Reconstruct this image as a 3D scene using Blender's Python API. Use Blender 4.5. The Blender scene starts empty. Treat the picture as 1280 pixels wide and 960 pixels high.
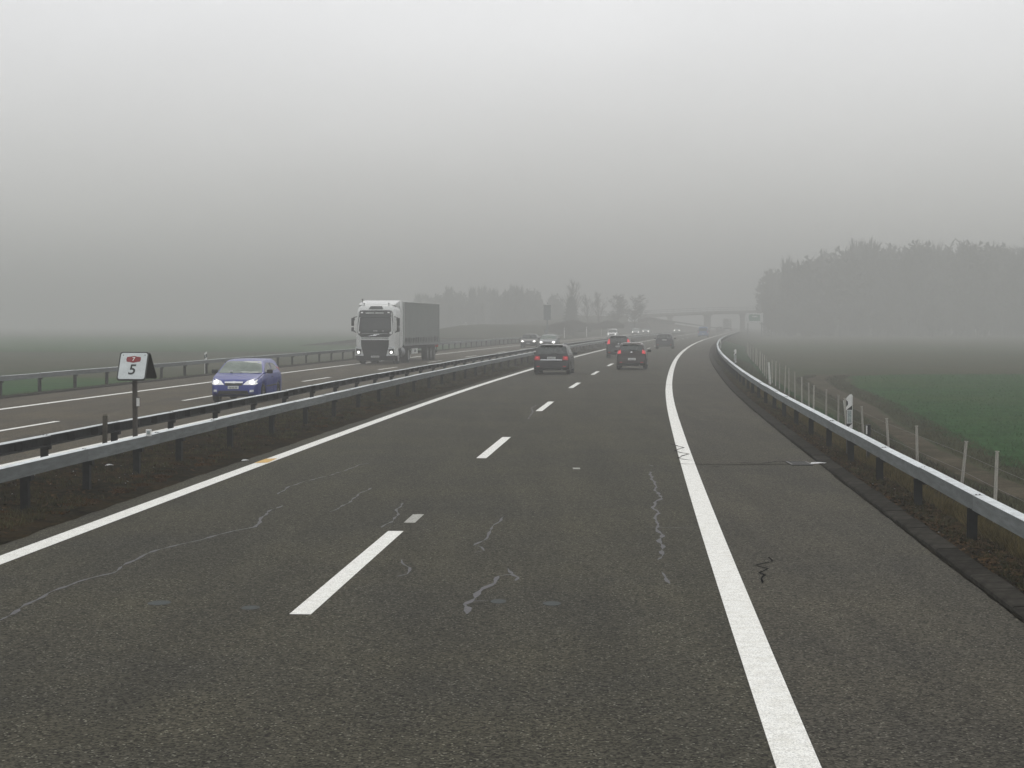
import bpy, bmesh, math, random
import numpy as np
from mathutils import Vector, Matrix
from mathutils.bvhtree import BVHTree

# ------------------------------------------------------------------ camera, world, sun, exposure
scene = bpy.context.scene
COL = scene.collection
PI = math.pi
CAM_H = 2.46
cam_data = bpy.data.cameras.new('camera')
cam = bpy.data.objects.new('camera', cam_data)
COL.objects.link(cam)
cam.location = (0, 0, CAM_H)
cam.rotation_euler = (math.radians(90) - math.atan(76 / 2290), 0, 0)
cam_data.sensor_width = 36.0
cam_data.lens = 36.0 * 2290 / 1280
cam_data.clip_start = 0.1
cam_data.clip_end = 9000
scene.camera = cam

SUN_EL, SUN_ROT = math.radians(48), math.radians(8)
world = bpy.data.worlds.new('World')
scene.world = world
world.use_nodes = True
wn = world.node_tree
wn.nodes.clear()
w_out = wn.nodes.new('ShaderNodeOutputWorld')
w_bg = wn.nodes.new('ShaderNodeBackground')
w_sky = wn.nodes.new('ShaderNodeTexSky')
w_sky.sky_type = 'NISHITA'
w_sky.sun_disc = False
w_sky.sun_elevation = SUN_EL
w_sky.sun_rotation = SUN_ROT
w_sky.dust_density = 4.0
w_mix = wn.nodes.new('ShaderNodeMix')
w_mix.data_type = 'RGBA'
w_mix.inputs[0].default_value = 0.93          # a closed layer of stratus over the blue
# overcast layer: darker towards the horizon, brightening evenly to the zenith
w_tc = wn.nodes.new('ShaderNodeTexCoord')
w_sep = wn.nodes.new('ShaderNodeSeparateXYZ')
wn.links.new(w_tc.outputs['Generated'], w_sep.inputs[0])
w_rmp = wn.nodes.new('ShaderNodeValToRGB')
w_rmp.color_ramp.interpolation = 'EASE'
e = w_rmp.color_ramp.elements
e[0].position = 0.0; e[0].color = (0.60, 0.604, 0.592, 1)
e[1].position = 1.0; e[1].color = (1.0, 1.0, 1.0, 1)
k1 = e.new(0.20); k1.color = (0.88, 0.885, 0.90, 1)
wn.links.new(w_sep.outputs[2], w_rmp.inputs[0])
w_mul = wn.nodes.new('ShaderNodeVectorMath'); w_mul.operation = 'SCALE'
wn.links.new(w_rmp.outputs[0], w_mul.inputs[0])
w_nz = wn.nodes.new('ShaderNodeTexNoise'); w_nz.inputs['Scale'].default_value = 3.5; w_nz.inputs['Detail'].default_value = 4
w_mp = wn.nodes.new('ShaderNodeMapping'); w_mp.inputs['Scale'].default_value = (1, 1, 2.5)
wn.links.new(w_tc.outputs['Generated'], w_mp.inputs[0]); wn.links.new(w_mp.outputs[0], w_nz.inputs['Vector'])
w_mr = wn.nodes.new('ShaderNodeMapRange'); w_mr.inputs[1].default_value = .3; w_mr.inputs[2].default_value = .7
w_mr.inputs[3].default_value = 11.7; w_mr.inputs[4].default_value = 13.1
wn.links.new(w_nz.outputs[0], w_mr.inputs[0]); wn.links.new(w_mr.outputs[0], w_mul.inputs['Scale'])
wn.links.new(w_mul.outputs[0], w_mix.inputs[7])
wn.links.new(w_sky.outputs[0], w_mix.inputs[6])
wn.links.new(w_mix.outputs[2], w_bg.inputs[0])
w_bg.inputs[1].default_value = 0.10
wn.links.new(w_bg.outputs[0], w_out.inputs[0])

sun_data = bpy.data.lights.new('sun', 'SUN')
sun_data.energy = 0.5
sun_data.angle = math.radians(30)
sun_data.color = (1.0, 0.97, 0.92)
sun = bpy.data.objects.new('sun', sun_data)
COL.objects.link(sun)
# light travels from the sky's sun position towards the ground
sd = Vector((math.sin(SUN_ROT) * math.cos(SUN_EL), math.cos(SUN_ROT) * math.cos(SUN_EL), math.sin(SUN_EL)))
sun.rotation_euler = sd.to_track_quat('Z', 'Y').to_euler()
scene.view_settings.view_transform = 'Standard'
scene.view_settings.look = 'None'
scene.view_settings.exposure = 0.0
scene.view_settings.gamma = 1.0
scene.render.use_motion_blur = False
try:
    scene.cycles.use_denoising = True
    scene.cycles.denoiser = 'OPENIMAGEDENOISE'
    scene.cycles.max_bounces = 6
    scene.cycles.volume_bounces = 1
    scene.cycles.sample_clamp_indirect = 4.0
except Exception:
    pass

HAZE_DENSITY = 0.0034
rng = np.random.default_rng(7)
random.seed(7)

# ------------------------------------------------------------------ helpers
def link(o, parent=None):
    COL.objects.link(o)
    if parent is not None:
        o.parent = parent
    return o

def tag(o, label=None, cat=None, group=None, kind=None):
    if label: o['label'] = label
    if cat: o['category'] = cat
    if group: o['group'] = group
    if kind: o['kind'] = kind
    return o

def thing(name, label, cat, loc=(0, 0, 0), rz=0.0, group=None):
    o = bpy.data.objects.new(name, None)
    o.empty_display_size = 0.3
    link(o)
    o.location = loc
    o.rotation_euler = (0, 0, rz)
    return tag(o, label, cat, group)

def mesh_obj(name, verts, faces, mat, parent=None, smooth=False, loc=None):
    me = bpy.data.meshes.new(name)
    me.from_pydata([tuple(v) for v in verts], [], [tuple(f) for f in faces])
    me.materials.append(mat)
    if smooth:
        me.polygons.foreach_set('use_smooth', [True] * len(me.polygons))
    me.update()
    o = bpy.data.objects.new(name, me)
    link(o, parent)
    if loc is not None: o.location = loc
    return o

def tri_obj(name, v, f, mat, parent=None):
    """numpy verts (n,3) and tris (m,3)"""
    me = bpy.data.meshes.new(name)
    n, m = len(v), len(f)
    me.vertices.add(n); me.vertices.foreach_set('co', np.asarray(v, dtype=np.float32).ravel())
    me.loops.add(m * 3); me.loops.foreach_set('vertex_index', np.asarray(f, dtype=np.int32).ravel())
    me.polygons.add(m)
    me.polygons.foreach_set('loop_start', np.arange(0, m * 3, 3, dtype=np.int32))
    me.update(calc_edges=True)
    me.materials.append(mat)
    o = bpy.data.objects.new(name, me)
    return link(o, parent)

class MB:
    """collects simple solids, links them as one mesh object"""
    def __init__(s): s.v, s.f = [], []
    def add(s, v, f):
        b = len(s.v); s.v += [tuple(p) for p in v]; s.f += [tuple(i + b for i in q) for q in f]; return s
    def box(s, c, d, rx=0, rz=0, ry=0):
        M = Matrix.Translation(c) @ Matrix.Rotation(rz, 4, 'Z') @ Matrix.Rotation(ry, 4, 'Y') @ Matrix.Rotation(rx, 4, 'X')
        h = [x / 2 for x in d]
        v = [M @ Vector((sx * h[0], sy * h[1], sz * h[2])) for sx in (-1, 1) for sy in (-1, 1) for sz in (-1, 1)]
        return s.add(v, [(0, 1, 3, 2), (4, 6, 7, 5), (0, 4, 5, 1), (2, 3, 7, 6), (0, 2, 6, 4), (1, 5, 7, 3)])
    def tube(s, a, b, r0, r1=None, n=8):
        a, b = Vector(a), Vector(b); r1 = r0 if r1 is None else r1
        q = (b - a).to_track_quat('Z', 'Y'); v = []
        for p, r in ((a, r0), (b, r1)):
            for i in range(n):
                t = 2 * PI * i / n
                v.append(p + q @ Vector((r * math.cos(t), r * math.sin(t), 0)))
        f = [(i, (i + 1) % n, n + (i + 1) % n, n + i) for i in range(n)] + [tuple(range(n - 1, -1, -1)), tuple(range(n, 2 * n))]
        return s.add(v, f)
    def prism(s, poly, axis, a, b):
        """poly: 2d points; axis 'x': (y,z) extruded a..b in x; 'y': (x,z); 'z': (x,y)"""
        n = len(poly)
        def P(p, t): return {'x': (t, p[0], p[1]), 'y': (p[0], t, p[1]), 'z': (p[0], p[1], t)}[axis]
        v = [P(p, a) for p in poly] + [P(p, b) for p in poly]
        f = [(i, (i + 1) % n, n + (i + 1) % n, n + i) for i in range(n)] + [tuple(range(n - 1, -1, -1)), tuple(range(n, 2 * n))]
        return s.add(v, f)
    def lathe(s, prof, c=(0, 0, 0), axis='x', n=24):
        """prof: (radius, along axis) closed ring profile"""
        m = len(prof); v = []
        for i in range(n):
            t = 2 * PI * i / n
            for r, h in prof:
                if axis == 'x': v.append((c[0] + h, c[1] + r * math.cos(t), c[2] + r * math.sin(t)))
                else: v.append((c[0] + r * math.cos(t), c[1] + r * math.sin(t), c[2] + h))
        f = [(i * m + j, ((i + 1) % n) * m + j, ((i + 1) % n) * m + (j + 1) % m, i * m + (j + 1) % m) for i in range(n) for j in range(m)]
        return s.add(v, f)
    def build(s, name, mat, parent=None, bevel=0, smooth=False, loc=None):
        o = mesh_obj(name, s.v, s.f, mat, parent, smooth, loc)
        bm = bmesh.new(); bm.from_mesh(o.data)
        bmesh.ops.recalc_face_normals(bm, faces=bm.faces)
        if bevel:
            bmesh.ops.bevel(bm, geom=[e for e in bm.edges if len(e.link_faces) == 2 and e.calc_face_angle(0) > 0.6],
                            offset=bevel, segments=2, affect='EDGES', profile=0.6)
        bm.to_mesh(o.data); bm.free()
        return o

def kids(o): return [c for c in bpy.data.objects if c.parent == o]
def copy_tree(o, parent=None):
    c = o.copy(); COL.objects.link(c)
    if parent is not None: c.parent = parent
    for ch in list(o.children): copy_tree(ch, c)
    return c

# ------------------------------------------------------------------ materials
def rnd_tint(m, amt):
    nt = m.node_tree; b = nt.nodes['Principled BSDF']; l = b.inputs['Base Color'].links[0]; src = l.from_socket
    oi = nt.nodes.new('ShaderNodeObjectInfo'); mr = nt.nodes.new('ShaderNodeMapRange')
    mr.inputs[3].default_value = 1 - amt; mr.inputs[4].default_value = 1 + amt
    nt.links.new(oi.outputs['Random'], mr.inputs[0])
    x = nt.nodes.new('ShaderNodeVectorMath'); x.operation = 'SCALE'
    nt.links.new(src, x.inputs[0]); nt.links.new(mr.outputs[0], x.inputs['Scale']); nt.links.new(x.outputs[0], b.inputs['Base Color'])

def mat(name, col, rough=0.6, metal=0.0, var=0.15, scale=6.0, bump=0.0, coat=0.0, emit=None, estr=0.0,
        col2=None, detail=6, bscale=None, spec=0.5, stretch=None):
    m = bpy.data.materials.new(name); m.use_nodes = True
    nt = m.node_tree; b = nt.nodes['Principled BSDF']
    b.inputs['Roughness'].default_value = rough
    b.inputs['Metallic'].default_value = metal
    b.inputs['Specular IOR Level'].default_value = spec
    if coat:
        b.inputs['Coat Weight'].default_value = coat; b.inputs['Coat Roughness'].default_value = 0.06
    tc = nt.nodes.new('ShaderNodeTexCoord')
    src = tc.outputs['Object']
    if stretch:
        mp = nt.nodes.new('ShaderNodeMapping'); mp.inputs['Scale'].default_value = stretch
        nt.links.new(src, mp.inputs[0]); src = mp.outputs[0]
    nz = nt.nodes.new('ShaderNodeTexNoise'); nz.inputs['Scale'].default_value = scale; nz.inputs['Detail'].default_value = detail
    nz.inputs['Roughness'].default_value = 0.65
    nt.links.new(src, nz.inputs['Vector'])
    rp = nt.nodes.new('ShaderNodeValToRGB')
    c2 = col2 or tuple(max(0, c * (1 + var)) for c in col); c1 = tuple(c * (1 - var) for c in col) if not col2 else col
    rp.color_ramp.elements[0].position = 0.35; rp.color_ramp.elements[0].color = (*c1, 1)
    rp.color_ramp.elements[1].position = 0.65; rp.color_ramp.elements[1].color = (*c2, 1)
    nt.links.new(nz.outputs[0], rp.inputs[0]); nt.links.new(rp.outputs[0], b.inputs['Base Color'])
    if bump:
        bz = nt.nodes.new('ShaderNodeTexNoise'); bz.inputs['Scale'].default_value = bscale or scale * 4; bz.inputs['Detail'].default_value = 5
        nt.links.new(src, bz.inputs['Vector'])
        bp = nt.nodes.new('ShaderNodeBump'); bp.inputs['Strength'].default_value = bump; bp.inputs['Distance'].default_value = 0.02
        nt.links.new(bz.outputs[0], bp.inputs['Height']); nt.links.new(bp.outputs[0], b.inputs['Normal'])
    if emit:
        b.inputs['Emission Color'].default_value = (*emit, 1); b.inputs['Emission Strength'].default_value = estr
    return m

def node_mat(name):
    m = bpy.data.materials.new(name); m.use_nodes = True
    return m, m.node_tree, m.node_tree.nodes['Principled BSDF']

def asphalt(name, base, speck, warm, dark_amt=0.35, tracks=None):
    m, nt, b = node_mat(name)
    N, Lk = nt.nodes.new, nt.links.new
    tc = N('ShaderNodeTexCoord')
    def noise(scale, detail=3, rough=0.6, src=None):
        n = N('ShaderNodeTexNoise'); n.inputs['Scale'].default_value = scale; n.inputs['Detail'].default_value = detail
        n.inputs['Roughness'].default_value = rough; Lk(src or tc.outputs['Object'], n.inputs['Vector']); return n.outputs[0]
    def ramp(x, p0, c0, p1, c1):
        r = N('ShaderNodeValToRGB'); e = r.color_ramp.elements
        e[0].position = p0; e[0].color = (*c0, 1); e[1].position = p1; e[1].color = (*c1, 1); Lk(x, r.inputs[0]); return r.outputs[0]
    def mix(f, a, c, mode='MIX'):
        x = N('ShaderNodeMix'); x.data_type = 'RGBA'; x.blend_type = mode
        if isinstance(f, float): x.inputs[0].default_value = f
        else: Lk(f, x.inputs[0])
        Lk(a, x.inputs[6]); Lk(c, x.inputs[7]); return x.outputs[2]
    def vor(scale):
        v = N('ShaderNodeTexVoronoi'); v.inputs['Scale'].default_value = scale; Lk(tc.outputs['Object'], v.inputs['Vector']); return v
    lo = tuple(c * (1 - dark_amt) for c in base); hi = tuple(c * (1 + dark_amt) for c in base)
    fine = ramp(noise(42, 4, 0.75), 0.36, lo, 0.66, hi)
    v = vor(58)
    stone = N('ShaderNodeSeparateColor'); Lk(v.outputs['Color'], stone.inputs[0])
    stones = ramp(stone.outputs[0], 0.0, tuple(c * 0.08 for c in base), 1.0, tuple(c * 2.3 for c in base))
    c = mix(0.85, fine, stones)
    v2 = vor(46); s2 = N('ShaderNodeSeparateColor'); Lk(v2.outputs['Color'], s2.inputs[0])
    bright = N('ShaderNodeMath'); bright.operation = 'GREATER_THAN'; bright.inputs[1].default_value = 0.90; Lk(s2.outputs[1], bright.inputs[0])
    small = N('ShaderNodeMath'); small.operation = 'LESS_THAN'; small.inputs[1].default_value = 0.36; Lk(v2.outputs['Distance'], small.inputs[0])
    both = N('ShaderNodeMath'); both.operation = 'MULTIPLY'; Lk(bright.outputs[0], both.inputs[0]); Lk(small.outputs[0], both.inputs[1])
    sc = N('ShaderNodeRGB'); sc.outputs[0].default_value = (*speck, 1)
    c = mix(both.outputs[0], c, sc.outputs[0])
    # broad wear and patches, streaked along the road
    mp = N('ShaderNodeMapping'); mp.inputs['Scale'].default_value = (1.0, 0.07, 1.0); Lk(tc.outputs['Object'], mp.inputs[0])
    streak = ramp(noise(1.6, 4, 0.6, mp.outputs[0]), 0.35, (0.86, 0.86, 0.86), 0.68, (1.13, 1.12, 1.08))
    broad = ramp(noise(0.35, 5, 0.6), 0.35, (0.86, 0.87, 0.9), 0.65, warm)
    c = mix(1.0, c, streak, 'MULTIPLY'); c = mix(1.0, c, broad, 'MULTIPLY')
    if tracks:
        at = N('ShaderNodeAttribute'); at.attribute_name = 'lane_offset'
        mr = N('ShaderNodeMapRange'); mr.inputs[1].default_value = tracks[0]; mr.inputs[2].default_value = tracks[1]
        wob = N('ShaderNodeMath'); wob.operation = 'MULTIPLY_ADD'; Lk(noise(.5, 3), wob.inputs[0]); wob.inputs[1].default_value = .5; Lk(at.outputs['Fac'], wob.inputs[2])
        Lk(wob.outputs[0], mr.inputs[0])
        rw = N('ShaderNodeValToRGB'); el = rw.color_ramp.elements; L_ = tracks[1] - tracks[0]
        pts = []
        for c0 in tracks[2]:
            for dx, val in ((-1.25, .96), (-.8, 1.09), (-.35, .88), (.0, .80), (.35, .88), (.8, 1.09), (1.25, .96)):
                pts.append(((c0 + .25 + dx - tracks[0]) / L_, val))
        pts.sort(); el[0].position = 0; el[0].color = (.92, .92, .92, 1); el[1].position = 1; el[1].color = (.92, .92, .92, 1)
        for p_, v_ in pts:
            e_ = el.new(min(.999, max(.001, p_))); e_.color = (v_, v_, v_ * .99, 1)
        rw.color_ramp.interpolation = 'B_SPLINE'
        c = mix(1.0, c, rw.outputs[0], 'MULTIPLY')
    Lk(c, b.inputs['Base Color'])
    b.inputs['Roughness'].default_value = 0.9
    b.inputs['Specular IOR Level'].default_value = 0.07
    bp = N('ShaderNodeBump'); bp.inputs['Strength'].default_value = 0.55; bp.inputs['Distance'].default_value = 0.006
    Lk(v.outputs['Distance'], bp.inputs['Height']); Lk(bp.outputs[0], b.inputs['Normal'])
    return m

def paint_line(name, col, worn=0.5):
    m, nt, b = node_mat(name); N, Lk = nt.nodes.new, nt.links.new
    tc = N('ShaderNodeTexCoord')
    n1 = N('ShaderNodeTexNoise'); n1.inputs['Scale'].default_value = 80; n1.inputs['Detail'].default_value = 5; n1.inputs['Roughness'].default_value = 0.8
    Lk(tc.outputs['Object'], n1.inputs['Vector'])
    r = N('ShaderNodeValToRGB'); e = r.color_ramp.elements
    e[0].position = 0.28 + 0.05 * worn; e[0].color = tuple(c * 0.35 for c in col) + (1,)
    e[1].position = 0.44 + 0.1 * worn; e[1].color = (*col, 1)
    Lk(n1.outputs[0], r.inputs[0])
    n2 = N('ShaderNodeTexNoise'); n2.inputs['Scale'].default_value = 9; n2.inputs['Detail'].default_value = 5
    Lk(tc.outputs['Object'], n2.inputs['Vector'])
    r2 = N('ShaderNodeValToRGB'); e = r2.color_ramp.elements
    e[0].position = 0.3; e[0].color = (0.86, 0.85, 0.82, 1); e[1].position = 0.62; e[1].color = (1, 1, 1, 1)
    Lk(n2.outputs[0], r2.inputs[0])
    x = N('ShaderNodeMix'); x.data_type = 'RGBA'; x.blend_type = 'MULTIPLY'; x.inputs[0].default_value = 1
    Lk(r.outputs[0], x.inputs[6]); Lk(r2.outputs[0], x.inputs[7]); Lk(x.outputs[2], b.inputs['Base Color'])
    b.inputs['Roughness'].default_value = 0.7
    return m

def ground(name, cols, scales, bump=0.6, bdist=0.05, bscale=8, rough=0.95):
    """three colours mixed by two noises"""
    m, nt, b = node_mat(name); N, Lk = nt.nodes.new, nt.links.new
    tc = N('ShaderNodeTexCoord')
    def nz(s, d=6):
        n = N('ShaderNodeTexNoise'); n.inputs['Scale'].default_value = s; n.inputs['Detail'].default_value = d; n.inputs['Roughness'].default_value = 0.7
        Lk(tc.outputs['Object'], n.inputs['Vector']); return n.outputs[0]
    r = N('ShaderNodeValToRGB'); e = r.color_ramp.elements
    e[0].position = 0.36; e[0].color = (*cols[0], 1); e[1].position = 0.64; e[1].color = (*cols[1], 1); Lk(nz(scales[0]), r.inputs[0])
    r2 = N('ShaderNodeValToRGB'); e = r2.color_ramp.elements
    e[0].position = 0.48; e[0].color = (0, 0, 0, 1); e[1].position = 0.66; e[1].color = (1, 1, 1, 1); Lk(nz(scales[1], 4), r2.inputs[0])
    x = N('ShaderNodeMix'); x.data_type = 'RGBA'; Lk(r2.outputs[0], x.inputs[0]); Lk(r.outputs[0], x.inputs[6]); x.inputs[7].default_value = (*cols[2], 1)
    r3 = N('ShaderNodeValToRGB'); e = r3.color_ramp.elements
    e[0].position = 0.3; e[0].color = (0.45, 0.45, 0.45, 1); e[1].position = 0.7; e[1].color = (1.5, 1.5, 1.5, 1); Lk(nz(bscale * 2.0, 5), r3.inputs[0])
    y = N('ShaderNodeMix'); y.data_type = 'RGBA'; y.blend_type = 'MULTIPLY'; y.inputs[0].default_value = 1
    Lk(x.outputs[2], y.inputs[6]); Lk(r3.outputs[0], y.inputs[7]); Lk(y.outputs[2], b.inputs['Base Color'])
    b.inputs['Roughness'].default_value = rough; b.inputs['Specular IOR Level'].default_value = 0.0
    bp = N('ShaderNodeBump'); bp.inputs['Strength'].default_value = bump; bp.inputs['Distance'].default_value = bdist
    Lk(nz(bscale, 6), bp.inputs['Height']); Lk(bp.outputs[0], b.inputs['Normal'])
    return m

M = {}
M['lane'] = asphalt('asphalt_lane', (0.043, 0.0405, 0.0315), (0.21, 0.205, 0.17), (1.07, 1.06, 1.0), 0.35, (-4.3, 4.0, (-1.9, 1.85)))
M['shoulder'] = asphalt('asphalt_shoulder', (0.047, 0.0435, 0.0345), (0.20, 0.19, 0.155), (1.05, 1.04, 1.0), 0.35)
M['opposite'] = asphalt('asphalt_opposite', (0.062, 0.055, 0.043), (0.22, 0.21, 0.18), (1.12, 1.07, 0.96), 0.25, (-18.7, -7.9, (-14.1, -10.3)))
M['white_line'] = paint_line('white_road_paint', (0.86, 0.86, 0.82), 1.1)
M['orange_paint'] = paint_line('orange_marking_paint', (0.62, 0.38, 0.09), 0.4)
M['grey_patch'] = mat('grey_patch_paint', (0.30, 0.30, 0.27), 0.8, scale=30, var=0.4)
M['seal'] = mat('bitumen_crack_seal', (0.080, 0.079, 0.083), 0.6, spec=0.12, var=0.25, scale=12)
M['seal_dark'] = mat('tar_joint', (0.008, 0.008, 0.009), 0.9, spec=0.0, var=0.3, scale=20)
M['plug'] = mat('core_plug_mortar', (0.065, 0.072, 0.070), 0.8, spec=0.05, var=0.2, scale=30)
M['soil'] = ground('median_soil', ((0.006, 0.005, 0.0035), (0.030, 0.025, 0.015), (0.038, 0.026, 0.012)), (3.0, 0.6), 1.0, 0.12, 6)
M['verge'] = ground('verge_litter', ((0.006, 0.006, 0.004), (0.016, 0.014, 0.010), (0.026, 0.021, 0.011)), (3.5, 0.9), 1.0, 0.10, 8)
M['slope'] = ground('grass_bank', ((0.018, 0.018, 0.009), (0.042, 0.038, 0.017), (0.020, 0.036, 0.014)), (1.2, 0.12), 0.9, 0.10, 5)
M['brown_field'] = ground('brown_field_soil', ((0.036, 0.039, 0.021), (0.056, 0.056, 0.031), (0.030, 0.046, 0.021)), (0.25, 0.02), 0.8, 0.10, 3)
M['green_field'] = ground('green_winter_crop', ((0.016, 0.048, 0.014), (0.030, 0.084, 0.024), (0.042, 0.068, 0.022)), (0.8, 0.05), 0.9, 0.10, 4)
M['path'] = ground('dirt_track_soil', ((0.040, 0.033, 0.022), (0.080, 0.068, 0.047), (0.034, 0.031, 0.018)), (1.2, 0.35), 0.5, 0.05, 6)
M['kerb'] = mat('kerb_concrete_dirty', (0.030, 0.028, 0.024), 0.9, spec=0.0, var=0.45, scale=5, bump=0.5)
M['galv_side'] = mat('road_splashed_steel', (0.13, 0.142, 0.142), 0.65, metal=0.0, spec=0.15, var=0.22, scale=3, bump=0.05, stretch=(3, .6, 6))  # shade on the rail's side faces put into a darker steel colour
M['galv_dark'] = mat('weathered_rail_steel', (0.03, 0.031, 0.032), 0.8, spec=0.1, var=0.3, scale=6)  # shade inside the far rail's open back put into the steel colour
M['galv'] = mat('galvanised_steel', (0.52, 0.55, 0.56), 0.6, metal=0.0, spec=0.2, var=0.16, scale=4, bump=0.05, stretch=(3, 1, 6))  # same steel, lighter: sky light on the rail tops put into the colour
M['post'] = mat('weathered_steel_post', (0.012, 0.0125, 0.0125), 0.8, spec=0.1, var=0.3, scale=8)  # near-black steel for posts, brackets and stiffeners
M['plate'] = mat('joint_plate_dark', (0.06, 0.06, 0.058), 0.6, metal=0.5, var=0.3, scale=20)
M['wood'] = mat('grey_fence_wood', (0.34, 0.325, 0.29), 0.85, spec=0.1, var=0.3, scale=12, stretch=(8, 8, 1), bump=0.3)
M['wood_white'] = mat('whitewashed_stake', (0.60, 0.60, 0.57), 0.7, var=0.15, scale=12)
M['wood_dark'] = mat('brown_stake_wood', (0.06, 0.052, 0.036), 0.9, var=0.3, scale=12)
M['wire'] = mat('fence_wire', (0.10, 0.10, 0.095), 0.5, metal=0.7)
M['pl_white'] = mat('delineator_white', (0.72, 0.72, 0.70), 0.5, var=0.08, scale=10)
M['pl_black'] = mat('delineator_black', (0.010, 0.010, 0.010), 0.45, var=0.2)
M['reflector'] = mat('reflector_grey', (0.30, 0.34, 0.33), 0.25, var=0.35, scale=60)
M['sign_white'] = mat('sign_white_sheet', (0.56, 0.60, 0.60), 0.45, var=0.07, scale=8)
M['sign_black'] = mat('sign_black_frame', (0.012, 0.013, 0.012), 0.5, var=0.2)
M['sign_red'] = mat('sign_dark_red', (0.22, 0.012, 0.016), 0.45, var=0.12)
M['sign_grey'] = mat('sign_back_grey', (0.12, 0.14, 0.15), 0.6, var=0.1)
M['sign_light'] = mat('sign_back_light', (0.60, 0.62, 0.62), 0.6, var=0.06)
M['sign_green'] = mat('sign_green', (0.03, 0.17, 0.11), 0.5, var=0.08)
M['rust_post'] = mat('sign_post_brown', (0.05, 0.042, 0.034), 0.7, var=0.3, scale=14)
M['concrete'] = mat('bridge_concrete', (0.20, 0.195, 0.18), 0.85, var=0.18, scale=0.6, bump=0.2)
M['rubber'] = mat('tyre_rubber', (0.012, 0.012, 0.012), 0.8, var=0.2)
M['rim'] = mat('alloy_rim', (0.34, 0.34, 0.35), 0.35, metal=0.7)
M['steelrim'] = mat('dark_wheel_cover', (0.12, 0.12, 0.12), 0.5, metal=0.4)
M['black_pl'] = mat('black_plastic', (0.010, 0.010, 0.011), 0.55, var=0.15)
M['glass_dark'] = mat('dark_window_glass', (0.010, 0.014, 0.014), 0.06, var=0.3, scale=3, spec=0.7)
M['glass_mid'] = mat('rear_window_glass', (0.020, 0.028, 0.027), 0.08, var=0.5, scale=4, spec=0.7)
M['glass_light'] = mat('windscreen_glass_pale', (0.075, 0.105, 0.085), 0.08, col2=(0.15, 0.19, 0.16), scale=3.2, spec=0.7)
M['plate_white'] = mat('number_plate_white', (0.62, 0.63, 0.62), 0.4, var=0.05)
M['chrome'] = mat('chrome_trim', (0.62, 0.63, 0.64), 0.18, metal=0.9, var=0.05)
M['headlamp'] = mat('headlamp_lens_lit', (0.55, 0.56, 0.58), 0.15, emit=(1.0, 0.97, 0.92), estr=0.40)
M['headlamp_low'] = mat('headlamp_lens', (0.62, 0.64, 0.66), 0.12, var=0.3, scale=16)
M['beam'] = mat('lit_headlamp_bulb', (1, 1, 1), 0.2, emit=(1.0, 0.97, 0.90), estr=2.2)
M['tail'] = mat('tail_lamp_red', (0.42, 0.014, 0.018), 0.2, emit=(1.0, 0.03, 0.05), estr=0.06, var=0.3, scale=20)
M['tail_lit'] = mat('tail_lamp_lit', (0.7, 0.05, 0.06), 0.2, emit=(1.0, 0.05, 0.07), estr=0.32)
def paint(name, col, metal=0.35, rough=0.32): return mat(name, col, rough, metal=metal, var=0.06, scale=2, coat=0.22)
M['p_blue'] = paint('blue_car_paint', (0.002, 0.015, 0.20), 0.1)
M['p_black'] = paint('black_car_paint', (0.006, 0.006, 0.008))
M['p_brown'] = paint('dark_brown_car_paint', (0.020, 0.011, 0.009))
M['p_navy'] = paint('dark_navy_car_paint', (0.010, 0.011, 0.017))
M['p_grey'] = paint('grey_blue_car_paint', (0.055, 0.068, 0.085))
M['p_silver'] = paint('silver_car_paint', (0.22, 0.24, 0.26))
M['p_white'] = paint('white_car_paint', (0.66, 0.66, 0.66), 0.0)
M['p_sky'] = paint('mid_blue_van_paint', (0.05, 0.13, 0.30), 0.1)
M['cab'] = mat('white_cab_paint', (0.64, 0.65, 0.64), 0.35, var=0.05, scale=2, coat=0.4)
M['curtain'] = mat('grey_trailer_curtain', (0.175, 0.188, 0.18), 0.7, var=0.14, scale=1.5, bump=0.25, bscale=1.2, stretch=(1, 3, 0.4))
M['dark_writing'] = mat('dark_print', (0.012, 0.014, 0.013), 0.6)
M['tank'] = mat('brushed_tank_metal', (0.16, 0.165, 0.175), 0.4, metal=0.6, var=0.2)
M['under'] = mat('chassis_black', (0.007, 0.007, 0.008), 0.7)
M['bark'] = mat('tree_bark', (0.045, 0.042, 0.036), 0.9, var=0.3, scale=4, spec=0.0)
M['twig'] = mat('bare_twigs', (0.045, 0.043, 0.036), 0.95, var=0.3, scale=0.6, spec=0.0)
M['needles'] = mat('conifer_needles', (0.014, 0.034, 0.024), 0.9, var=0.35, scale=0.8, spec=0.0)
M['shrubs'] = mat('brown_shrub_twigs', (0.040, 0.030, 0.022), 0.95, var=0.4, scale=0.7, spec=0.0)
M['dry'] = mat('dry_grass_blades', (0.040, 0.032, 0.012), 0.9, col2=(0.15, 0.118, 0.05), scale=5, spec=0.0)
M['darkgrass'] = mat('dark_grass_blades', (0.014, 0.016, 0.007), 0.9, col2=(0.085, 0.078, 0.036), scale=1.2, spec=0.0)
M['greengrass'] = mat('green_grass_blades', (0.016, 0.056, 0.014), 0.9, col2=(0.048, 0.100, 0.028), scale=0.5, spec=0.0)
M['rustleaf'] = mat('rusty_moss', (0.10, 0.050, 0.018), 0.95, col2=(0.022, 0.016, 0.008), scale=3, spec=0.0)
M['leaf'] = mat('dead_leaves', (0.010, 0.008, 0.005), 0.9, col2=(0.090, 0.055, 0.026), scale=5, spec=0.0)
M['redstem'] = mat('red_weed_stems', (0.055, 0.012, 0.012), 0.9, col2=(0.030, 0.016, 0.012), scale=3, spec=0.0)
M['litter'] = mat('white_litter', (0.55, 0.55, 0.56), 0.7, var=0.25)
M['person'] = mat('seat_dark', (0.02, 0.02, 0.02), 0.8)

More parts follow.
